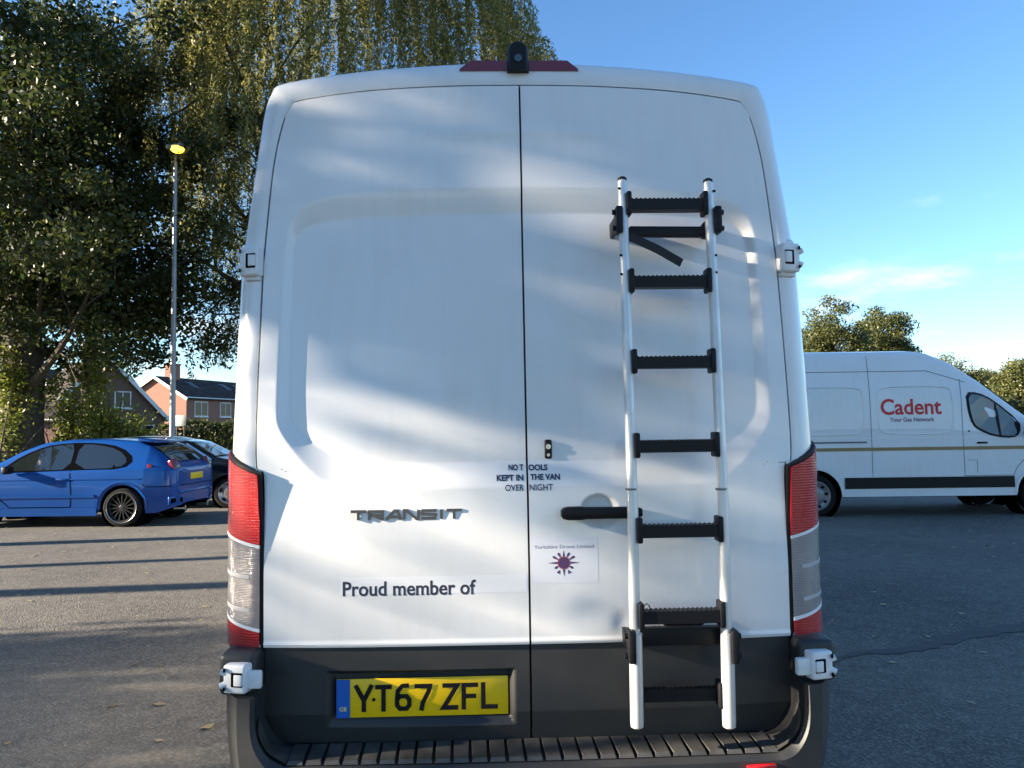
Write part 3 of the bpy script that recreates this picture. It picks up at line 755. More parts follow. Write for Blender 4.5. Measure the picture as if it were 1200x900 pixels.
for k in range(12):
    t = 2*PI*k/12; r0, r1 = .0195, rlen[k]; w = .0045; c, s = math.cos(t), math.sin(t)
    if k in (8, 10): P = [(r0+.004, 0), (r1, w*1.3), (r1, -w*1.3)]
    elif k % 3 == 0: P = [(r0, w*.8), (r0, -w*.8), (r1, 0)]
    else: P = [(r0, w*.35), (r0, -w*.35), (r1-.005, -w*.9), (r1, 0), (r1-.005, w*.9)]
    ray.append([(a*c-b*s, a*s+b*c) for a, b in P])
on_door(flat(ray), MAUVE, 'emblem_rays', dR, ec[0], ec[2], .0007)
# lock plate, handle, oval badge
p = van_px(643, 526.5); yk = float(door_y(np.array([p[0]]), np.array([p[2]]))[0])
lk = MB().box((p[0], yk-.004, p[2]), (.023, .012, .060), bev=.0058, seg=4).build('lock_plate', BLACK, dR)
MB().lathe([(yk-.013, .001), (yk-.013, .008), (yk-.008, .0085)], 'y', 16, (p[0], 0, p[2]+.008)).build('lock_cylinder', SILVER, lk)
MB().lathe([(yk-.012, .001), (yk-.012, .005), (yk-.008, .0055)], 'y', 12, (p[0], 0, p[2]-.018)).build('lock_cylinder', SILVER, lk)
h0 = van_px(657, 601); h1 = van_px(737, 600); yh = float(door_y(np.array([.15]), np.array([1.29]))[0])
hb = MB()
Lh = h1[0]-h0[0]; pts = []
sec = [(0, .010), (.006, .017), (.02, .0205), (.06, .021), (.075, .0185), (Lh*.6, .018), (Lh+.02, .018), (Lh+.035, .012)]
Vh = []; 
for d_, hh in sec:
    for t in np.linspace(0, 2*PI, 16, endpoint=False):
        Vh.append((h0[0]+d_, yh-.020-.020*np.sign(math.cos(t))*abs(math.cos(t))**.6, h0[2]+hh*np.sign(math.sin(t))*abs(math.sin(t))**.6))
Fh = [(i*16+j, i*16+(j+1) % 16, (i+1)*16+(j+1) % 16, (i+1)*16+j) for i in range(len(sec)-1) for j in range(16)]+[tuple(range(16)), tuple(range((len(sec)-1)*16, len(sec)*16))]
hb.add(Vh, Fh).build('door_handle', BLACK, dR)
ob = van_px(801, 727); yo = float(door_y(np.array([ob[0]]), np.array([ob[2]]))[0])
ov = MB(); nn = 36
for prof_y, sc in ((yo+.004, 1.0), (yo-.006, 1.0), (yo-.009, .94), (yo-.009, .86)):
    ov.V += [(ob[0]+.068*sc*math.cos(2*PI*k/nn), prof_y, ob[2]+.033*sc*math.sin(2*PI*k/nn)) for k in range(nn)]
ov.F += [(i*nn+k, i*nn+(k+1) % nn, (i+1)*nn+(k+1) % nn, (i+1)*nn+k) for i in range(3) for k in range(nn)]
ovo = ov.build('oval_badge_rim', SILVER, dR)
obj('oval_badge_face', mesh_np('oval_badge_face', [(ob[0]+.062*math.cos(2*PI*k/nn), yo-.0075, ob[2]+.029*math.sin(2*PI*k/nn)) for k in range(nn)], [tuple(range(nn))], False), BLACK, dR)
# high brake light and reversing camera on the roof edge
yb = .188
bl = MB().prism([(-.203, 2.766), (.203, 2.766), (.200, 2.774), (.165, 2.802), (-.165, 2.802), (-.200, 2.774)], yb-.004, yb+.08)
bl.build('brake_light', REDD, van)
Vc = []; 
for (yy, sc) in ((.155, .72), (.160, .88), (.172, 1.0), (.27, 1.0)):
    for t in np.linspace(0, PI, 14): Vc.append((-.004+.036*sc*math.cos(t), yy, 2.826+.036*sc*math.sin(t)))
    Vc += [(-.004-.037*sc, yy, 2.757), (-.004+.037*sc, yy, 2.757)]
Fc = [(i*16+j, i*16+(j+1) % 16, (i+1)*16+(j+1) % 16, (i+1)*16+j) for i in range(3) for j in range(16)]+[tuple(range(16)), tuple(range(48, 64))]
cmo = MB().add(Vc, Fc).build('reversing_camera', BLACK, van)
MB().lathe([(.150, .001), (.150, .013), (.158, .016)], 'y', 18, (-.004, 0, 2.795)).build('camera_lens', GLASS, cmo)
for x in (-.55, -.74, .50, .69):   # short lines of old sealant on the roof edge
    z = float(np.interp(abs(x), KS[::-1][:4, 0], KS[::-1][:4, 1]))-.02
    MB().tube([(x, .205, z-.025), (x-.003, .235, z+.005)], .0022, 5).build('sealant_line', GAP, van)

# ------------------------------------------------------------------ the ladder on the right-hand door
lad = thing('ladder', 'aluminium ladder with black serrated rungs mounted upright on the white van\'s rear door', 'ladder', (0, 0, 0), VRZ)
LO = -.105
def lp(px, py, off=0): return van_px(px, py, LO+off)
tops = [lp(729, 211), lp(829.5, 213)]; mids = [lp(741.5, 600), lp(848, 600)]; bots = [lp(745.5, 853), lp(853.5, 853)]
SR = .0165
for k in range(2):
    t, m_, b_ = tops[k], mids[k], bots[k]; s = -1 if k == 0 else 1
    st = MB().tube([t, t*.5+m_*.5+np.array([0, -.004, 0]), m_, b_*.7+m_*.3], [SR*.9, SR*.96, SR, SR], 16).build('stile', ALU, lad)
    MB().tube([t+np.array([0, 0, -.004]), t+np.array([0, 0, .006]), t+np.array([0, 0, .011])], [SR*.93, SR*.88, SR*.4], 16).build('end_cap', BLACK, st)
    j = lp((739.7, 845.5)[k], 573); MB().tube([j+np.array([0, 0, -.003]), j+np.array([0, 0, .003])], SR+.0012, 16).build('joint_ring', GAP, st)
    q0 = lp((743.5, 851)[k], 742); q0[0] += .003
    lo_ = MB().tube([q0, b_+np.array([.003, 0, .02]), b_+np.array([.003, 0, .004]), b_+np.array([.003, 0, -.003])], [SR+.003, SR+.003, SR+.002, SR*.5], 16).build('lower_stile', ALU, lad)
    for py in (222, 262, 300, 322) if k == 0 else (225, 300, 320):
        h = lp((726, 835)[k]+(py-225)*.025, py); MB().tube([h+np.array([s*.012*0, -.008, 0]), h+np.array([s*.004, -.013, 0])], .004, 8).build('stile_hole', DARK, st)
    # clamp brackets at top and bottom with their knobs
    for (bx, by, hh) in (((726, 838)[k], 259, .085), ((741, 857.5)[k], 756, .095)):
        c = lp(bx, by); br = MB().box(c+np.array([s*.004, -.004, 0]), (.022, .052, hh), bev=.006, seg=2).build('bracket', BLACK, lad)
        for q in (-1, 1): MB().tube([c+np.array([s*.010, -.008, q*hh*.30]), c+np.array([s*.024, -.008, q*hh*.30])], .0085, 10).build('bracket_knob', BLACK, br)
        d = float(door_y(np.array([c[0]]), np.array([c[2]]))[0]) if c[2] > ZC else float(clad_y(np.array([c[0]]), np.array([c[2]]))[0])
        MB().box((c[0]+s*.004, (c[1]+d)/2+.01, c[2]), (.014, abs(d-c[1])+.02, .05), bev=.003).build('standoff', BLACK, br)
def lx(py, k): # stile centre at a picture row
    t, m_, b_ = tops[k], mids[k], bots[k]
    z = lp(780, py)[2]; return np.interp(z, [b_[2], m_[2], t[2]], [b_[0], m_[0], t[0]]), z, float(lean(z))+LO
for ri, py in enumerate((241, 331, 425, 523, 622, 722, 819)):
    xa, z, y = lx(py, 0); xb, _, _ = lx(py, 1); xa += SR-.004; xb -= SR-.004; low = ri == 6
    hh = .036; m = MB()
    n = 34; prof = []
    for i in range(n+1):
        x = xa+.006+(xb-xa-.012)*i/n; prof.append((x, z+hh/2+(.0022 if i % 2 else -.0016)))
    poly = [(xa+.004, z-hh/2), (xb-.004, z-hh/2)]+prof[::-1]
    m.prism(poly, y-.020+(.045 if low else 0), y+.020+(.03 if low else 0))
    rg = m.build('rung', BLACK, lad, smooth=False)
    for xe, s in ((xa, 1), (xb, -1)):
        MB().box((xe+s*.004, y+(.02 if low else 0), z+.004), (.016, .052, .075), bev=.005).build('rung_end', BLACK, rg)
# folding arm behind the top rungs and the strap hanging from it
a, b = lp(737, 271, .03), lp(822, 273, .03)
MB().tube([a, b], .001, 4)
MB().box((a+b)/2, (b[0]-a[0], .022, .034), Matrix.Rotation(R(.6), 4, 'Y'), bev=.004).build('cross_bar', BLACK, lad)
kn = lp(825, 270, .03); MB().box(kn, (.03, .03, .05), Matrix.Rotation(R(30), 4, 'Y'), bev=.006).build('cross_bar_end', BLACK, lad)
p0, p1, p2 = lp(738, 277, .005), lp(769, 291, .004), lp(799, 308, .03)
dirx = (p2-p0); ang = math.atan2(dirx[2], dirx[0])
sp = []; cu_ = catmull([p0, p1, lp(785, 300, .014), p2], 6); V = []
for p in cu_:
    nrm = np.array([-math.sin(ang), 0, math.cos(ang)])*.013; V += [p+nrm, p-nrm]
n = len(cu_); V += [v+np.array([0, .006, 0]) for v in V]
F = [(2*i, 2*i+1, 2*i+3, 2*i+2) for i in range(n-1)]+[(2*n+2*i, 2*n+2*i+2, 2*n+2*i+3, 2*n+2*i+1) for i in range(n-1)]+[(2*i, 2*i+2, 2*n+2*i+2, 2*n+2*i) for i in range(n-1)]+[(2*i+1, 2*n+2*i+1, 2*n+2*i+3, 2*i+3) for i in range(n-1)]+[(2*n-2, 2*n-1, 4*n-1, 4*n-2)]
obj('strap', mesh_np('strap', V, F, True, 40), mat('strap_webbing', (.02, .02, .022), .75, bump=.3, bscale=400), lad)
# bottom cross plate and a loop of wire
a, b = lp(751, 745, .045), lp(846, 744, .045)
MB().box((a+b)/2, (b[0]-a[0]+.02, .03, .052), bev=.004).build('cross_plate', BLACK, lad)
c = lp(758, 715); MB().tube([c+np.array([-.009, .0, -.012]), c+np.array([-.008, 0, .012]), c+np.array([0, 0, .019]), c+np.array([.008, 0, .012]), c+np.array([.012, .0, -.012])], .0018, 6).build('wire_loop', BLACK, lad)

# ------------------------------------------------------------------ the gas van across the car park
CADX, CADY = 3.62, 11.62
gv = thing('delivery_van', 'white high-roof van with red lettering and gold waist stripe, parked side-on', 'van', (CADX, CADY, 0), R(-90.0))
obj('body', body_me, WHITE, gv)
for ch in list(van.children):
    n = ch.name.split('.')[0]
    if n in ('rear_door', 'door_seal', 'bumper', 'corner_block', 'tail_light'):
        c = ch.copy(); link(c); c.parent = gv
        for g in ch.children:
            if g.name.split('.')[0] in ('door_cladding', 'red_lens', 'clear_lens', 'divider', 'door_handle'):
                d = g.copy(); link(d); d.parent = c
build_van_sides(gv, True)
REDINK = mat('red_lettering', (.62, .012, .018), .4); PURP = mat('purple_lettering', (.20, .07, .16), .4)
def gv_px(px, py):
    p = unproj(px, py, CADY-1.0); return p[0]-CADX, p[2]
def side_text(s, x0, x1, y0, y1, m, bold, name, side_obj):
    a, b = gv_px(x0, y1), gv_px(x1, y0); me = text_fit(s, b[0]-a[0], b[1]-a[1], bold)
    for v in me.vertices:
        yy = v.co.x+(a[0]+b[0])/2; zz = v.co.z+(a[1]+b[1])/2; v.co = van_side(yy, zz, .004, 1)
    return obj(name, me, m, side_obj)
side_text('Cadent', 1032.5, 1103, 466.5, 486.5, REDINK, .02, 'lettering', gv)
side_text('Your Gas Network', 1043, 1095, 488.5, 494.5, PURP, .02, 'lettering', gv)

# ------------------------------------------------------------------ cars
BLUE = mat('metallic_blue_paint', (.001, .058, .26), .3, metal=.1, coat=.45, spec=.35)
DGREEN = mat('very_dark_green_paint', (.004, .008, .010), .3, metal=.1, coat=.4, spec=.3)
class Car:
    def __init__(s, L, W, Hh, wy, wr, zt, belt, rw, low=.22, arch=None):
        s.L, s.W, s.H, s.wy, s.wr, s.zt, s.belt, s.rw, s.low = L, W, Hh, wy, wr, zt, belt, rw, low; s.ar = arch or wr+.05
    def section(s, y):
        w = s.W/2*np.interp(y, [0, .12, .5, 1, s.L-1.2, s.L-.5, s.L-.12, s.L], [.80, .91, .975, 1, 1, .96, .84, .66])
        zt = np.interp(y, *zip(*s.zt)); zb = min(np.interp(y, *zip(*s.belt)), zt-.05)
        wr = w*np.interp(y, *zip(*s.rw)); low = s.low+np.interp(y, [0, .3, s.L-.4, s.L], [.10, 0, 0, .03])
        for q in s.wy:
            t = s.ar**2-(y-q)**2
            if t > 0: low = max(low, s.wr+math.sqrt(t))
        flare = sum(.025*math.exp(-((y-q)/.38)**2) for q in s.wy)
        z1, z2 = min(.50, zb-.22), min(.70, zb-.10)
        z1 = max(z1, low+.01); z2 = max(z2, z1+.02); zb = max(zb, z2+.02)
        zr = zb+(zt-zb)*.86
        return np.array([(w*.955+flare, low), (w*.99+flare, z1), (w, z2), (w*.965, zb-.015), (w*.93, zb+.012), ((w*.93+wr)/2+.012, zb+(zr-zb)*.5), (wr+.02, zr), (wr-.05, zb+(zt-zb)*.96), (wr*.5, zt-.006), (0, zt)])
    def curve(s, y):
        k = round(float(y), 5); d = s.__dict__.setdefault('_c', {})
        if k not in d: d[k] = catmull(s.section(y), 8)
        return d[k]
    def side(s, y, z, off=.004, side=1):
        h = s.curve(y); i = int(np.argmax(h[:, 1] >= z)) if (h[:, 1] >= z).any() else len(h)-1
        i = max(i, 1); a, b = h[i-1], h[i]; t = min(max((z-a[1])/max(b[1]-a[1], 1e-6), 0), 1)
        return (side*(a[0]+(b[0]-a[0])*t+off), y, z)
    def body(s):
        ys = list(np.linspace(0, s.L, 70))
        for q in s.wy: ys += list(q+s.ar*np.cos(np.linspace(0, PI, 17)))
        ys = sorted(ys); H = []
        for sc, yy in ((.55, -.02), (.9, -.012)):
            S = s.section(0); S = S.copy(); S[:, 0] *= sc; c = .55; S[:, 1] = c+(S[:, 1]-c)*(.6+.4*sc)
            H.append(np.column_stack([S[:, 0], np.full(len(S), yy), S[:, 1]]))
        for y in ys:
            S = s.section(y); H.append(np.column_stack([S[:, 0], np.full(len(S), y), S[:, 1]]))
        S = s.section(s.L).copy(); S[:, 0] *= .5; S[:, 1] = .5+(S[:, 1]-.5)*.8; H.append(np.column_stack([S[:, 0], np.full(len(S), s.L+.03), S[:, 1]]))
        H = [hoop(h) for h in H]; n = len(H[0]); V = np.vstack(H); F = grid_faces(n, len(H)); F.append(tuple(range(n))[::-1]); F.append(tuple(range((len(H)-1)*n, len(H)*n)))
        me = mesh_np('body', V, F, True, 42); bm = bmesh.new(); bm.from_mesh(me); bmesh.ops.recalc_face_normals(bm, faces=bm.faces[:]); bm.to_mesh(me); bm.free()
        return me
    def top(s, name, y0, y1, s0, m, root, off=.010, n=10):
        V = []; ss = np.linspace(s0, 1, 10)
        for y in np.linspace(y0, y1, n):
            h = catmull(s.section(y), 8); q = np.array([h[int(round(a*(len(h)-1)))] for a in ss])
            row = [(-a, y, b) for a, b in q]+[(a, y, b) for a, b in q[::-1][1:]]
            V += [(a, yy+(-off if y1 < s.L/2 else off), b+off) for a, yy, b in row]
        return obj(name, mesh_np(name, V, grid_faces(19, n)), m, root)
# blue three-door hatchback, nose to the left
bc = Car(4.36, 1.84, 1.47, (.84, 3.48), .325,
         [(0, .98), (.06, 1.02), (.14, 1.07), (.30, 1.22), (.50, 1.35), (.72, 1.43), (1.3, 1.475), (1.9, 1.475), (2.35, 1.43), (2.75, 1.27), (3.15, 1.03), (3.35, .99), (3.9, .90), (4.22, .76), (4.36, .56)],
         [(0, .93), (.3, .97), (1.5, .935), (2.9, .90), (3.3, .93), (4.36, .6)], [(0, .80), (.3, .74), (.7, .68), (1.3, .66), (2.3, .66), (2.75, .70), (3.2, .80), (4.36, .7)])
BX, BY = -5.93, 11.31
car = thing('hatchback_car', 'bright blue three-door hatchback with multi-spoke wheels, parked by the lamp post', 'car', (BX, BY, 0), R(90))
obj('body', bc.body(), BLUE, car)
MB().box((0, 2.15, .38), (1.45, 3.9, .30)).build('underbody', DARK, car)
for s in (-1, 1):
    f = bc.side
    for wy in bc.wy:
        build_wheel(car, s*.815, wy, .325, .225, s, 'sport')
        MB().lathe([(s*.45, .385), (s*.87, .378)], 'x', 28, (0, wy, .325)).build('wheel_housing', DARK, car)
        strip('arch_lip', [(wy+.392*math.cos(a), .325+.392*math.sin(a)) for a in np.linspace(R(-5), R(185), 26)], .045, f, BLUE, car, .016, s)
    overlay('window_frame', [(.86, .955), (.70, 1.12), (.98, 1.33), (1.42, 1.405), (1.95, 1.405), (2.30, 1.36), (2.68, 1.20), (2.93, 1.0), (2.93, .915), (2.2, .935), (1.5, .955)], f, DARK, car, .004, s)
    overlay('rear_side_glass', [(.92, .98), (.80, 1.10), (1.02, 1.29), (1.43, 1.375), (1.70, 1.38), (1.70, .965)], f, GLASS, car, .008, s)
    overlay('door_glass', [(1.78, .965), (1.78, 1.38), (1.95, 1.38), (2.28, 1.335), (2.64, 1.18), (2.86, 1.0), (2.86, .945), (2.2, .955)], f, GLASS, car, .008, s)
    strip('door_gap', dens([(1.74, .94), (1.70, .60), (1.72, .34)], 8), .012, f, DARK, car, .003, s)
    strip('door_gap', dens([(1.72, .34), (2.75, .34), (2.98, .55), (2.96, .90)], 8), .012, f, DARK, car, .003, s)
    strip('side_crease', dens([(.55, .80), (2.0, .80), (3.2, .80)], 12), .014, f, BLUE, car, .010, s)
    strip('side_moulding', dens([(1.30, .52), (3.0, .52)], 12), .05, f, BLUE, car, .016, s)
    strip('sill', dens([(1.26, .26), (3.06, .26)], 14), .13, f, BLUE, car, .035, s)
    MB().box(f(1.86, .80, .012, s), (.03, .19, .035), bev=.012).build('door_handle', BLUE, car)
    MB().box((s*1.0, 2.72, .97), (.20, .11, .13), bev=.035, seg=3).build('door_mirror', BLACK, car)
    MB().box(f(.42, .985, .002, s), (.03, .09, .10), bev=.012).build('tail_light', REDD, car)
    # vent at the corner of the rear bumper
    c = Vector((s*.70, .028, .42)); M = Matrix.Rotation(R(s*14), 4, 'Z')
    v = MB().box(c, (.36, .03, .13), M, bev=.012).build('bumper_vent_frame', BLUE, car); MB().box(c+Vector((0, -.008, 0)), (.30, .03, .08), M, bev=.01).build('bumper_vent', DARK, v)
    MB().tube([(s*.46, -.03, .27), (s*.46, .16, .27)], .045, 14).build('exhaust', SILVER, car)
for s in (-1, 1):
    q = MB().box((s*.655, .085, 1.01), (.16, .10, .20), Matrix.Rotation(R(-22), 4, 'X') @ Matrix.Rotation(R(s*18), 4, 'Z'), bev=.025, seg=3).build('tail_light', REDD, car)
    MB().box((s*.655, .028, .985), (.10, .05, .06), bev=.015).build('indicator', CLEAR, q)
strip('bumper_gap', dens([(.05, .66), (.46, .66), (.52, .72)], 6), .010, bc.side, DARK, car, .003, -1); strip('bumper_gap', dens([(.05, .66), (.46, .66), (.52, .72)], 6), .010, bc.side, DARK, car, .003, 1)
MB().box((0, -.016, .665), (1.30, .02, .010)).build('tailgate_gap', DARK, car)
bc.top('rear_window', .13, .62, .76, GLASS, car); bc.top('windscreen', 2.42, 3.10, .76, GLASS, car)
V = []
MB().box((0, .62, 1.425), (1.16, .30, .035), Matrix.Rotation(R(10), 4, 'X'), bev=.014).build('spoiler', BLUE, car)
pb = MB().box((0, -.024, .80), (.50, .012, .11), bev=.003).build('number_plate', YEL, car)
MB().box((0, -.012, .55), (1.35, .05, .05), bev=.02).build('bumper_line', BLUE, car)
MB().box((0, .005, .92), (.42, .03, .03), bev=.008).build('boot_handle', BLACK, car)
# dark hatchback behind it, nose towards the van
dc = Car(4.2, 1.78, 1.50, (.80, 3.36), .315,
         [(0, .95), (.08, 1.05), (.2, 1.20), (.45, 1.38), (.8, 1.46), (1.4, 1.50), (2.0, 1.48), (2.5, 1.36), (3.05, 1.05), (3.3, .99), (3.8, .88), (4.1, .74), (4.2, .56)],
         [(0, .95), (.5, .97), (1.6, .93), (2.9, .90), (3.3, .92), (4.2, .6)], [(0, .78), (.4, .72), (.8, .67), (2.1, .66), (2.6, .71), (3.1, .80), (4.2, .7)])
dk = thing('small_car', 'very dark green small car behind the blue hatchback, nose hidden by the van', 'car', (-9.55, 14.0, 0), R(-86))
obj('body', dc.body(), DGREEN, dk)
MB().box((0, 2.1, .38), (1.4, 3.7, .30)).build('underbody', DARK, dk)
for s in (-1, 1):
    f = dc.side
    for wy in dc.wy:
        build_wheel(dk, s*.77, wy, .315, .20, s, 'five')
        MB().lathe([(s*.45, .37), (s*.84, .364)], 'x', 28, (0, wy, .315)).build('wheel_housing', DARK, dk)
    overlay('rear_side_glass', [(.50, .99), (.48, 1.18), (.75, 1.36), (1.15, 1.41), (1.62, 1.42), (1.62, .96), (1.0, .975)], f, GLASS, dk, .006, s)
    overlay('door_glass', [(1.70, .955), (1.70, 1.42), (1.95, 1.41), (2.30, 1.31), (2.72, 1.03), (2.70, .945), (2.2, .945)], f, GLASS, dk, .006, s)
    strip('door_gap', dens([(1.66, .94), (1.66, .33)], 8), .012, f, DARK, dk, .003, s)
    strip('pillar_trim', dens([(2.42, 1.33), (2.98, .99)], 8), .035, f, SILVER, dk, .012, s)
    MB().box(f(1.82, .80, .012, s), (.03, .19, .035), bev=.012).build('door_handle', DGREEN, dk)
    MB().box((s*.97, 2.66, .97), (.20, .11, .13), bev=.035, seg=3).build('door_mirror', BLACK, dk)
    MB().box((s*.60, 4.08, .66), (.26, .12, .14), Matrix.Rotation(R(-s*24), 4, 'Z'), bev=.03).build('headlight', CLEAR, dk)
    MB().box(f(.16, 1.0, 0, s), (.04, .10, .22), bev=.012).build('tail_light', REDD, dk)
dc.top('rear_window', .10, .50, .76, GLASS, dk); dc.top('windscreen', 2.35, 3.02, .74, GLASS, dk)
pn = MB().box((0, -.022, .72), (.50, .012, .11), bev=.003).build('number_plate', YEL, dk)

# ------------------------------------------------------------------ street lamp and sign
STEEL = mat('galvanised_steel', (.33, .34, .35), .5, metal=.5, nscale=3, namt=.2)
LX, LY = unproj(202, 505, 17.9)[0], 17.9
lamp = thing('street_lamp', 'tall galvanised street lamp post with its yellow lantern lit', 'street lamp', (LX, LY, .08))
MB().lathe([(0, .115), (1.3, .105), (1.32, .078), (8.8, .050), (8.82, .0)], 'z', 20).build('post', STEEL, lamp)
MB().tube([(0, 0, 8.76), (.03, -.06, 8.94), (.10, -.20, 9.0)], .028, 10).build('bracket_arm', STEEL, lamp)
MB().box((.20, -.36, 9.07), (.46, .32, .11), Matrix.Rotation(R(-8), 4, 'Y'), bev=.045, seg=4).build('lantern', STEEL, lamp)
lens = MB(); 
lens.lathe([(0, .001), (-.07, .07), (-.10, .12), (-.06, .165), (0.02, .175)][::1], 'z', 20, (.22, -.37, 9.04))
lens.build('lamp_lens', mat('sodium_lamp', (.8, .5, .1), .4, emit=(1.0, .60, .06), estr=1.0), lamp)
MB().box((0, -.075, .8), (.11, .012, .42), bev=.003).build('access_door', STEEL, lamp)
p = unproj(211.5, 493, 30)
sg = thing('sign', 'plain white rectangular sign board on dark posts beyond the lamp post', 'sign', (p[0], 30, .09))
MB().box((0, 0, p[2]-.09), (.46, .03, .46), bev=.005).build('board', mat('sign_white', (.78, .76, .70), .5), sg)
for s in (-1, 1): MB().tube([(s*.16, .03, 0), (s*.16, .03, p[2]+.1)], .03, 8).build('post', BLACK, sg)

# ------------------------------------------------------------------ houses
def brick(name, c1, c2, mortar):
    m = bpy.data.materials.new(name); m.use_nodes = True; t = m.node_tree; b = t.nodes['Principled BSDF']; b.inputs['Roughness'].default_value = .9
    c = N(t, 'ShaderNodeTexCoord'); mp = N(t, 'ShaderNodeMapping'); mp.inputs['Rotation'].default_value = (R(90), 0, 0)
    sx = N(t, 'ShaderNodeSeparateXYZ'); t.links.new(c.outputs['Object'], sx.inputs[0])
    ad = N(t, 'ShaderNodeMath', operation='ADD'); t.links.new(sx.outputs[0], ad.inputs[0]); t.links.new(sx.outputs[1], ad.inputs[1])
    cb = N(t, 'ShaderNodeCombineXYZ'); t.links.new(ad.outputs[0], cb.inputs[0]); t.links.new(sx.outputs[2], cb.inputs[1])
    br = N(t, 'ShaderNodeTexBrick'); br.inputs['Scale'].default_value = 1; br.inputs['Brick Width'].default_value = .225; br.inputs['Row Height'].default_value = .075; br.inputs['Mortar Size'].default_value = .008
    br.inputs['Color1'].default_value = (*c1, 1); br.inputs['Color2'].default_value = (*c2, 1); br.inputs['Mortar'].default_value = (*mortar, 1)
    t.links.new(cb.outputs[0], br.inputs['Vector']); t.links.new(br.outputs[0], b.inputs['Base Color']); return m
BR1 = brick('orange_brick', (.30, .105, .06), (.24, .085, .05), (.32, .27, .22)); BR2 = brick('brown_brick', (.17, .085, .055), (.13, .065, .045), (.2, .17, .14))
REND = mat('white_render', (.72, .72, .70), .85, nscale=1.2, namt=.1); TILE = mat('dark_roof_tiles', (.042, .034, .031), .95, spec=.05, nscale=2, col2=(.085, .07, .065), bump=.5, bscale=9)
FRAMEW = mat('white_window_frame', (.75, .75, .73), .5); WGL = mat('window_glass', (.02, .025, .03), .08, spec=.25)
CONC = mat('pale_garden_wall', (.45, .36, .27), .9, nscale=4, namt=.2)
def house(name, label, loc, rz, w, l, eave, ridge, wallm, wins, chim=None, group=None):
    """gable end of width w on the plane x=0 (facing -x), long wall along +x at y=0 (facing -y); wins: (face, along, z, width, height)"""
    h = thing(name, label, 'house', loc, rz, group)
    prof = [(0, 0), (-w, 0), (-w, eave), (-w/2, ridge-.12), (0, eave)]
    V = [(0, -y, z) for y, z in prof]+[(l, -y, z) for y, z in prof]
    F = [(0, 1, 2, 3, 4), (9, 8, 7, 6, 5)]+[(i, 5+i, 5+(i+1) % 5, (i+1) % 5) for i in range(5)]
    MB().add(V, F).build('wall', wallm, h, smooth=False)
    pit = math.atan2(ridge-eave, w/2); sl = math.hypot(w/2, ridge-eave)+.35
    for s in (0, 1):
        c = Vector((l/2, w/2+(-1 if s == 0 else 1)*math.cos(pit)*sl/2, ridge+.03-math.sin(pit)*sl/2))
        rf = MB().box(c, (l+.5, sl, .10), Matrix.Rotation(pit if s == 0 else -pit, 4, 'X')).build('roof', TILE, h, smooth=False)
        e = Vector((-.29, c.y, c.z-.05)); MB().box(e, (.06, sl, .26), Matrix.Rotation(pit if s == 0 else -pit, 4, 'X')).build('barge_board', FRAMEW, h, smooth=False)
    MB().tube([(-.2, -.20, eave-.02), (l+.2, -.20, eave-.02)], .06, 8).build('gutter', FRAMEW, h)
    for (face, a, z, ww, hh) in wins:
        if face == 'g': c = Vector((-.02, a, z)); d = (.10, ww, hh); ax = 1
        elif face == 'f': c = Vector((a, -.02, z)); d = (ww, .10, hh); ax = 0
        if face == 'r':
            c = Vector((a, w/2-math.cos(pit)*z, ridge+.03-math.sin(pit)*z+.07)); M = Matrix.Rotation(pit, 4, 'X')
            wf = MB().box(c, (ww, hh, .08), M).build('roof_window', SILVER, h, smooth=False); MB().box(c+Vector((0, -math.sin(pit)*.05, math.cos(pit)*.05)), (ww-.15, hh-.15, .03), M).build('pane', WGL, wf, smooth=False); continue
        wf = MB()
        t = .07
        for q in (-1, 1):
            off = Vector((0, 0, q*(hh/2-t/2))); dd = list(d); dd[2] = t; wf.box(c+off, dd)
            off = Vector((0, 0, 0)); off[ax] = q*(ww/2-t/2); dd = list(d); dd[ax] = t; dd[2] = hh-2*t+.002; wf.box(c+off, dd)
        dd = list(d); dd[ax] = t*.8; dd[2] = hh-2*t+.002; wf.box(c, dd)
        fr = wf.build('window', FRAMEW, h, smooth=False)
        for q in (-1, 1):
            cc = c.copy(); cc[ax] += q*ww/4; cc[1-ax] += .0; dd = list(d); dd[ax] = ww/2-t*1.2; dd[2] = hh-2*t; dd[1-ax] = .07
            MB().box(cc, dd).build('pane', WGL, fr, smooth=False)
        MB().box(c+Vector((-.03 if ax == 1 else 0, -.03 if ax == 0 else 0, -hh/2-.05)), (.16 if ax == 1 else ww+.15, .16 if ax == 0 else ww+.15, .08)).build('sill', FRAMEW, h, smooth=False)
    if chim:
        a, yy, cw, top = chim
        ch = MB().box((a, yy, (top+eave)/2), (cw*1.3, cw, top-eave)).box((a, yy, top+.05), (cw*1.3+.14, cw+.14, .14)).build('chimney', wallm, h, smooth=False)
        for q in (-.22, .22): MB().lathe([(top+.1, .13), (top+.5, .11), (top+.52, .08), (top+.3, .07)], 'z', 12, (a+q, yy, 0)).build('chimney_pot', mat('terracotta', (.3, .12, .07), .9), ch)
    return h
p = unproj(218.5, 463, 67.6)
house('brick_house', 'orange brick house with dark tiled roof, chimney and pale barge boards', (p[0], 67.6, .08), R(75), 6.9, 13, 4.75, 6.75, BR1,
      [('f', 2.0, 3.7, 1.9, 1.4), ('f', 5.6, 3.7, 1.7, 1.4), ('f', 9.5, 3.7, 1.9, 1.4), ('f', 2.0, 1.3, 1.9, 1.4), ('f', 6.5, 1.3, 2.2, 1.4), ('r', 8.5, 1.5, .8, 1.2), ('r', 10.6, 1.5, .8, 1.2), ('r', 3.4, 1.5, .8, 1.1)], (2.2, 3.4, .85, 8.0))
p = unproj(193, 488, 54)
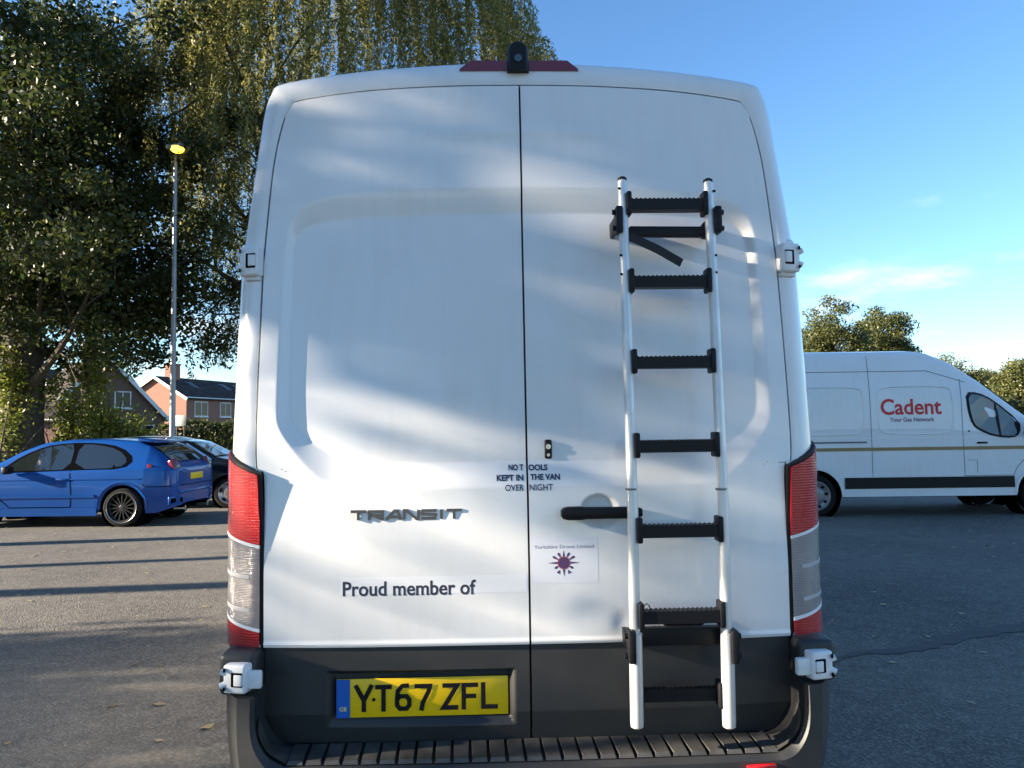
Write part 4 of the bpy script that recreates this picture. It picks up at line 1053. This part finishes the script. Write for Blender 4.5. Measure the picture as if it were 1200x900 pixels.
house('brick_house', 'shaded brown brick gable house beside the orange brick house', (p[0], 54, .08), R(134), 8.0, 10, 2.7, 7.0, BR2,
      [('g', 2.9, 3.9, 1.1, 1.2), ('g', 1.6, 1.55, 1.7, 1.1), ('g', 5.4, 1.5, 1.6, 1.1)])
p = unproj(60, 447, 90)
house('white_house', 'white rendered gable house far behind the garage', (p[0], 90, .08), R(62), 5.5, 12, 7.3, 9.6, REND,
      [('g', 1.9, 5.7, 1.3, 1.5), ('f', 1.2, 6.2, 1.3, 1.4), ('f', 4.5, 6.0, 1.6, 1.4), ('g', 2.6, 2.4, 1.6, 1.4)])
p = unproj(80, 488, 42)
gh = house('garage', 'low garage with dark roof and red-brown door behind the parked cars', (p[0]-5.4, 42, .08), R(0), 5.0, 5.4, 2.35, 3.5, BR2, [])
gh['category'] = 'garage'
MB().box((2.8, -.03, 1.05), (4.2, .08, 2.1)).build('garage_door', mat('red_brown_door', (.15, .055, .045), .6), gh, smooth=False)
p = unproj(262, 490, 58)
gw = tag(MB().box((p[0]+3, 58, 1.15), (9.5, .25, 2.3), bev=.03).build('garden_wall', CONC, smooth=False), 'pale beige garden wall in front of the brick houses', 'wall')

# ------------------------------------------------------------------ trees
def leaf_mesh(name, C, size, asp, rs, droop=None, tone=None, jit=.35):
    """one four-cornered leaf at every centre, turned at random; tone is stored per leaf"""
    n = len(C); nrm = rs.normal(size=(n, 3)); nrm[:, 2] += .6; nrm /= np.linalg.norm(nrm, axis=1)[:, None]
    if droop is None: ax = rs.normal(size=(n, 3))
    else: ax = droop+rs.normal(size=(n, 3))*jit
    ax -= nrm*(ax*nrm).sum(1)[:, None]; ax /= np.linalg.norm(ax, axis=1)[:, None]+1e-9; bx = np.cross(nrm, ax)
    sz = size*rs.uniform(.6, 1.35, n)[:, None]; w = sz*asp
    V = np.empty((n, 4, 3)); V[:, 0] = C-ax*sz*.5; V[:, 1] = C+bx*w*.5+nrm*sz*.06; V[:, 2] = C+ax*sz*.5; V[:, 3] = C-bx*w*.5+nrm*sz*.06
    me = bpy.data.meshes.new(name); me.vertices.add(4*n); me.vertices.foreach_set('co', V.ravel())
    me.loops.add(4*n); me.loops.foreach_set('vertex_index', np.arange(4*n, dtype=np.int32))
    me.polygons.add(n); me.polygons.foreach_set('loop_start', np.arange(0, 4*n, 4, dtype=np.int32))
    me.update(calc_edges=True)
    a = me.attributes.new('tone', 'FLOAT', 'POINT'); t = rs.random(n) if tone is None else tone
    a.data.foreach_set('value', np.repeat(t, 4).astype(np.float32))
    return me
def limb(mb, p0, d, L, r0, r1, rs, bend=.25, up=.1, n=6, seg=6):
    p = np.array(p0, float); d = np.array(d, float); d /= np.linalg.norm(d); P = [p.copy()]
    for i in range(n):
        d = d+rs.normal(size=3)*bend/n*2+np.array([0, 0, up/n]); d /= np.linalg.norm(d); p = p+d*L/n; P.append(p.copy())
    mb.tube(P, list(np.linspace(r0, r1, n+1)), seg); return P
def broadleaf(label, loc, h, base, rad, nleaf, lsize, seed, trunk_r, leafm, group=None, name='tree', clumps=90, off=(0, 0), zsq=1.0, zmin=0.0, crad=(.45, .95), shell=.55, low_in=0.0):
    rs = np.random.default_rng(seed); t = thing(name, label, 'tree', loc, 0, group)
    tk = MB(); top = np.array([off[0]*.6, off[1]*.6, base+(h-base)*.75])
    P = []
    for f in np.linspace(0, 1, 9): P.append(np.array([top[0]*f**1.5, top[1]*f**1.5, top[2]*f])+rs.normal(size=3)*np.array([.08, .08, 0])*min(1, f*3))
    rr = list(trunk_r*np.array([1.45, 1.08, .98, .9, .8, .66, .5, .34, .18])); tk.tube(P, rr, 12)
    cen = np.array([off[0], off[1], (base+h)/2]); ext = np.array([rad, rad, (h-base)/2])
    Cc = []
    for k in range(clumps):   # clump centres towards the shell of an uneven crown
        v = rs.normal(size=3); v /= np.linalg.norm(v); q = rs.uniform(0, 1)**shell
        lump = 1+.22*math.sin(3*math.atan2(v[1], v[0])+seed)*math.cos(2.3*v[2]+seed*.7)
        v = np.sign(v)*np.abs(v)**.8 if zmin else v
        p_ = cen+v*ext*q*lump*.92
        if p_[2] < zmin: p_[2] = zmin+rs.uniform(0, 1.2)
        Cc.append(p_)
    Cc = np.array(Cc)
    for k in range(26):       # limbs run from the trunk to clumps
        c = Cc[rs.integers(len(Cc))]; zz = np.clip(c[2]-rs.uniform(.5, .9)*np.hypot(c[0], c[1])*.8, base*.62, top[2]*.95); f = zz/top[2]
        p0 = np.array([top[0]*f**1.5, top[1]*f**1.5, zz]); d = c-p0; L = np.linalg.norm(d)
        Q = limb(tk, p0, d, L*.97, trunk_r*.32*(1.15-f), .018, rs, .35, .15)
        for j in (3, 4, 5):
            limb(tk, Q[j], d/L+rs.normal(size=3)*.8, L*.3, .03, .008, rs, .4, .0, 3, 4)
    tk.build('trunk', BARK, t)
    per = nleaf//clumps; C = []; T = []
    for c in Cc:
        r = rs.uniform(*crad); g = rs.normal(size=(per, 3)); g /= np.linalg.norm(g, axis=1)[:, None]+1e-9
        g *= (rs.random(per)**.5)[:, None]*r*np.array([1.15, 1.15, .75]); C.append(c+g); T.append(np.clip(rs.normal(rs.uniform(.15, .7), .22, per), 0, 1))
    obj('crown', leaf_mesh('crown', np.vstack(C), lsize, .62, rs, tone=np.hstack(T)**1.3), leafm, t)
    return t
def willow(label, loc, h, rad, nstr, seed):
    rs = np.random.default_rng(seed); t = thing('willow_tree', label, 'tree', loc); tk = MB()
    tk.tube([(0, 0, -.1), (.1, 0, 1.5), (-.1, .1, 3.4), (.1, 0, 5)], [.55, .42, .38, .34], 12)
    ends = []
    for k in range(15):
        a = k*2.399; el = rs.uniform(.5, 1.25); d = np.array([math.cos(a)*math.cos(el), math.sin(a)*math.cos(el), math.sin(el)])
        L = rs.uniform(.65, .9)*(h-5)*(.30+.65*math.sin(el)**2); Q = limb(tk, (0, 0, 4.2+rs.uniform(-.8, .8)), d, L, .2, .05, rs, .5, .05, 8, 7); ends += Q[3:]
        for j in (3, 4, 5, 6, 7):
            Q2 = limb(tk, Q[j], d*.4+rs.normal(size=3)*.8+np.array([0, 0, .25]), L*.38, .06, .015, rs, .6, -.2, 5, 5); ends += Q2[2:]
    tk.build('trunk', BARK, t)
    ends = np.array(ends); C = []; D = []; T = []; tw = MB()
    for k in range(nstr):
        if k % 3 == 0: p = ends[rs.integers(len(ends))]+rs.normal(size=3)*.25
        else:
            a = rs.uniform(0, 2*PI); q = rs.uniform(0, 1)**.5; zz = h*.97-(h*.42)*q**2.2
            lump = 1+.13*math.sin(3*a+1.3)+.08*math.sin(7*a)
            p = np.array([rad*q*lump*math.cos(a), rad*q*lump*math.sin(a), zz+rs.normal()*.5])
        L = rs.uniform(1.6, 5.6)*(.6+.5*np.hypot(p[0], p[1])/rad); m = int(L*17)
        outd = np.array([p[0], p[1], 0]); outd /= np.linalg.norm(outd)+.1; sway = rs.normal(size=2)*.12
        f = np.linspace(0, 1, m)[:, None]
        pos = p+outd*(.55*(1-np.exp(-3*f)))+np.concatenate([sway[0]*f*L*.4, sway[1]*f*L*.4, -L*f**1.12], 1)+np.array([0, 0, .25])*np.sin(f*PI)*(1-f)
        pos = pos[pos[:, 2] > (7.6 if p[0] < -4.1 else 3.7)+rs.normal()*.5]
        if not len(pos): continue
        m = len(pos); tt = rs.uniform(.1, .8)
        for r in range(3):
            C.append(pos+rs.normal(size=(m, 3))*np.array([.07, .07, .04])); D.append(np.tile([0, 0, -1.0], (m, 1))); T.append(np.clip(rs.normal(tt, .2, m), 0, 1))
    obj('crown', leaf_mesh('crown', np.vstack(C), .18, .26, rs, droop=np.vstack(D), tone=np.hstack(T), jit=.55), LEAF_W, t)
    return t
VZ = .08
# the two trees behind the blue car
p = unproj(24, 510, 19.2)
broadleaf('dark broadleaf tree with thick trunk left of the garage', (p[0], 19.2, VZ), 15.5, 1.6, 5.6, 90000, .15, 11, .56, LEAF_D, name='broadleaf_tree', clumps=260, zmin=3.6, off=(.6, -.6), crad=(.5, 1.1), shell=.42)
p = unproj(112, 510, 21.5)
broadleaf('dark broadleaf tree with forked trunk between the garage and the lamp post', (p[0], 21.5, VZ), 15.0, 1.8, 3.7, 62000, .15, 12, .30, LEAF_D, name='broadleaf_tree', clumps=190, zmin=4.8, off=(-.9, -.5), crad=(.5, 1.1), shell=.42)
def sapling(label, loc, h, rad, nleaf, seed, base=.6, name='shrub', leafm=None, cl=30):
    rs = np.random.default_rng(seed); t = thing(name, label, name.replace('_', ' '), loc); mb = MB()
    for k in range(5): limb(mb, (rs.normal()*.1, rs.normal()*.1, -.05), (rs.normal()*.35, rs.normal()*.35, 1), h*rs.uniform(.6, .9), .035, .008, rs, .3, .1, 5, 5)
    mb.build('stem', BARK, t); C = []; T = []
    for k in range(cl):
        c = np.array([rs.normal()*rad*.5, rs.normal()*rad*.5, rs.uniform(base, h)]); g = rs.normal(size=(nleaf//cl, 3))*rs.uniform(.14, .32); C.append(c+g); T.append(np.clip(rs.normal(rs.uniform(.3, .8), .2, len(g)), 0, 1))
    C = np.vstack(C); C[:, 2] = np.abs(C[:, 2]); obj('foliage', leaf_mesh('foliage', C, .12, .62, rs, tone=np.hstack(T)), leafm or LEAF_Y, t); return t
p = unproj(128, 500, 20.4); sapling('sunlit young leafy shrub round the forked trunk', (p[0], 20.4, VZ), 3.5, 1.0, 5200, 31, .7)
p = unproj(76, 500, 20.0); sapling('thin sunlit leafy shrub between the two dark trees', (p[0], 20.0, VZ), 3.1, .55, 2400, 32, .5)
p = unproj(6, 500, 18.4); sapling('sunlit leafy shoots climbing the thick trunk', (p[0], 18.4, VZ), 3.8, .55, 2600, 33, 1.1)
willow('weeping willow with long hanging strands behind the white van', (-6.2, 25.5, VZ), 24.0, 6.9, 2100, 21)
# hedges and trees far behind
def hedge(label, x0, x1, y, h, d, seed, leafm, nl=9000, size=.16):
    rs = np.random.default_rng(seed); t = thing('hedge', label, 'hedge', ((x0+x1)/2, y, .05)); L = x1-x0
    MB().box((0, 0, h*.42), (L*.98, d*.6, h*.8), bev=.1).build('stems', BARK, t)
    f = rs.random((nl, 3)); sgn = rs.integers(0, 3, nl)
    C = np.column_stack([(f[:, 0]-.5)*L, (f[:, 1]-.5)*d, f[:, 2]*h]); C[sgn == 0, 1] = -d/2+rs.normal(size=(sgn == 0).sum())*.08; C[sgn == 1, 2] = h+rs.normal(size=(sgn == 1).sum())*.12+.15*np.sin(C[sgn == 1, 0]*1.7+seed)
    obj('foliage', leaf_mesh('foliage', C, size, .65, rs), leafm, t); return t
p = unproj(232, 492, 50); hedge('dark clipped hedge in front of the brick house', p[0]-2.5, p[0]+4, 50, 2.1, 1.2, 41, LEAF_D, 7000)
hedge('long mixed hedge along the back of the car park', 4, 34, 33, 2.3, 1.6, 42, LEAF_F, 16000, .2)
hedge('long hedge behind the willow, hidden by the big van', -14, 3.6, 38, 2.2, 1.6, 44, LEAF_F, 11000, .2)
hedge('overgrown hedge beyond the blue car', -33, -24.5, 27, 1.7, 1.4, 43, LEAF_D, 8000)
def far(px, py, Y, wpx, seed, label, base=2.2, n=34000):
    a = unproj(px, py, Y); k = (Y-CAM[1])/FPX
    return broadleaf(label, (a[0], Y, .05), a[2], base, wpx*k*.5, n, .15, seed, .28, LEAF_F, 'trees beyond the gas van', name='broadleaf_tree', clumps=150, crad=(.45, .9), shell=.28)
far(972, 356, 46, 86, 51, 'rounded tree whose crown shows left above the lettered van\'s roof')
far(1032, 361, 50, 74, 52, 'rounded tree whose crown shows right above the lettered van\'s roof')
far(1108, 417, 60, 74, 53, 'low distant tree just above the sloping front of the lettered van', 1.5)
far(1153, 434, 66, 62, 54, 'pale distant tree over the lettered van\'s windscreen', 1.2)
far(1205, 418, 44, 74, 55, 'taller dark tree beyond the nose of the lettered van', 1.2)
far(1290, 400, 48, 120, 56, 'broad tree beyond the end of the long hedge', 1.5)
far(905, 400, 58, 90, 57, 'distant tree hidden in part by the big white van', 1.5)
# roadside trees on the sun's side: their trunks and crowns cast the long shade over the car park
def sun_tree(x, y, h, base, rad, n, seed, tr, label):
    broadleaf(label, (x, y, 0), h, base, rad, n, .20, seed, tr, LEAF_D, 'trees along the sunny side of the car park', name='broadleaf_tree', clumps=120, crad=(.45, .95), shell=.5)
ST = 'tall tree in the row along the sunny side of the car park'; SU = 'low understorey tree in the row along the sunny side of the car park'
for i, (x, y, h, b, r, n, tr) in enumerate([
    (-17.0, 6.8, 11, 4.9, 2.6, 19000, .20), (-17.5, 4.6, 11, 4.7, 2.4, 18000, .13), (-18.0, 2.7, 11, 4.6, 2.5, 15000, .22),
    (-17.5, .6, 12, 6.4, 2.6, 11000, .16), (-18.5, -2.2, 12, 7.6, 2.9, 11000, .20), (-18.0, -5.0, 12, 7.6, 3.0, 11000, .2),
    (-19.0, -8.2, 12, 6.4, 3.0, 12000, .2), (-20.0, 9.4, 12, 4.6, 2.8, 16000, .2)]):
    sun_tree(x, y, h, b, r, n, 61+i, tr, ST)
for i, (x, y, h, b, r, n, tr) in enumerate([
    (-16.5, -.4, 4.9, 1.3, 1.7, 6500, .09), (-17.0, -3.2, 5.5, 1.2, 1.9, 7500, .1), (-16.6, -6.2, 5.6, 1.2, 2.0, 8000, .1), (-17, -10.4, 5.6, 1.2, 2.0, 8000, .1)]):
    sun_tree(x, y, h, b, r, n, 81+i, tr, SU)
broadleaf('unseen sparse young tree added to break the sunlight on the rear doors', (-9.9, -2.0, 0), 7.0, 2.5, 2.4, 3720, .13, 101, .06, LEAF_D, name='screen_tree', clumps=60, crad=(.12, .30), shell=.6)  # added out of view; its loose clumps dapple the sun on the doors
broadleaf('unseen thin sapling added as a second screen between the sun and the rear doors', (-14.2, -2.6, 0), 8.6, 3.4, 2.6, 580, .14, 102, .06, LEAF_D, name='screen_tree', clumps=10, crad=(.14, .34), shell=.6)  # second added layer, breaks up the sun before it reaches the doors
broadleaf('unseen spreading tree added behind the van to shade the asphalt from the sky', (-8.5, -6.5, 0), 14, 5.8, 5.2, 30000, .22, 91, .3, LEAF_D, name='broadleaf_tree', clumps=150)  # put in outside the view to keep sky light off the ground
broadleaf('unseen round tree added opposite the rear doors to block part of the sky', (1, -22, 0), 13, 3.0, 6, 30000, .25, 92, .35, LEAF_D, name='broadleaf_tree', clumps=150)  # also added outside the view, covers some of the sky

# ------------------------------------------------------------------ fallen leaves on the asphalt
rs = np.random.default_rng(5); n = 1500
X = rs.uniform(-12, 12, n); Y = rs.uniform(-.5, 17, n)
C = np.column_stack([X, Y, np.full(n, .012)])
me = leaf_mesh('leaf_litter', C, .075, .6, rs)
V = np.array([v.co[:] for v in me.vertices]); V[:, 2] = np.clip(.006+np.abs(V[:, 2]-.012)*.35, .003, .03)
me.vertices.foreach_set('co', V.ravel()); me.update()
tag(obj('leaf_litter', me, LITTER), 'small dry leaves scattered over the asphalt', 'leaves', kind='stuff')
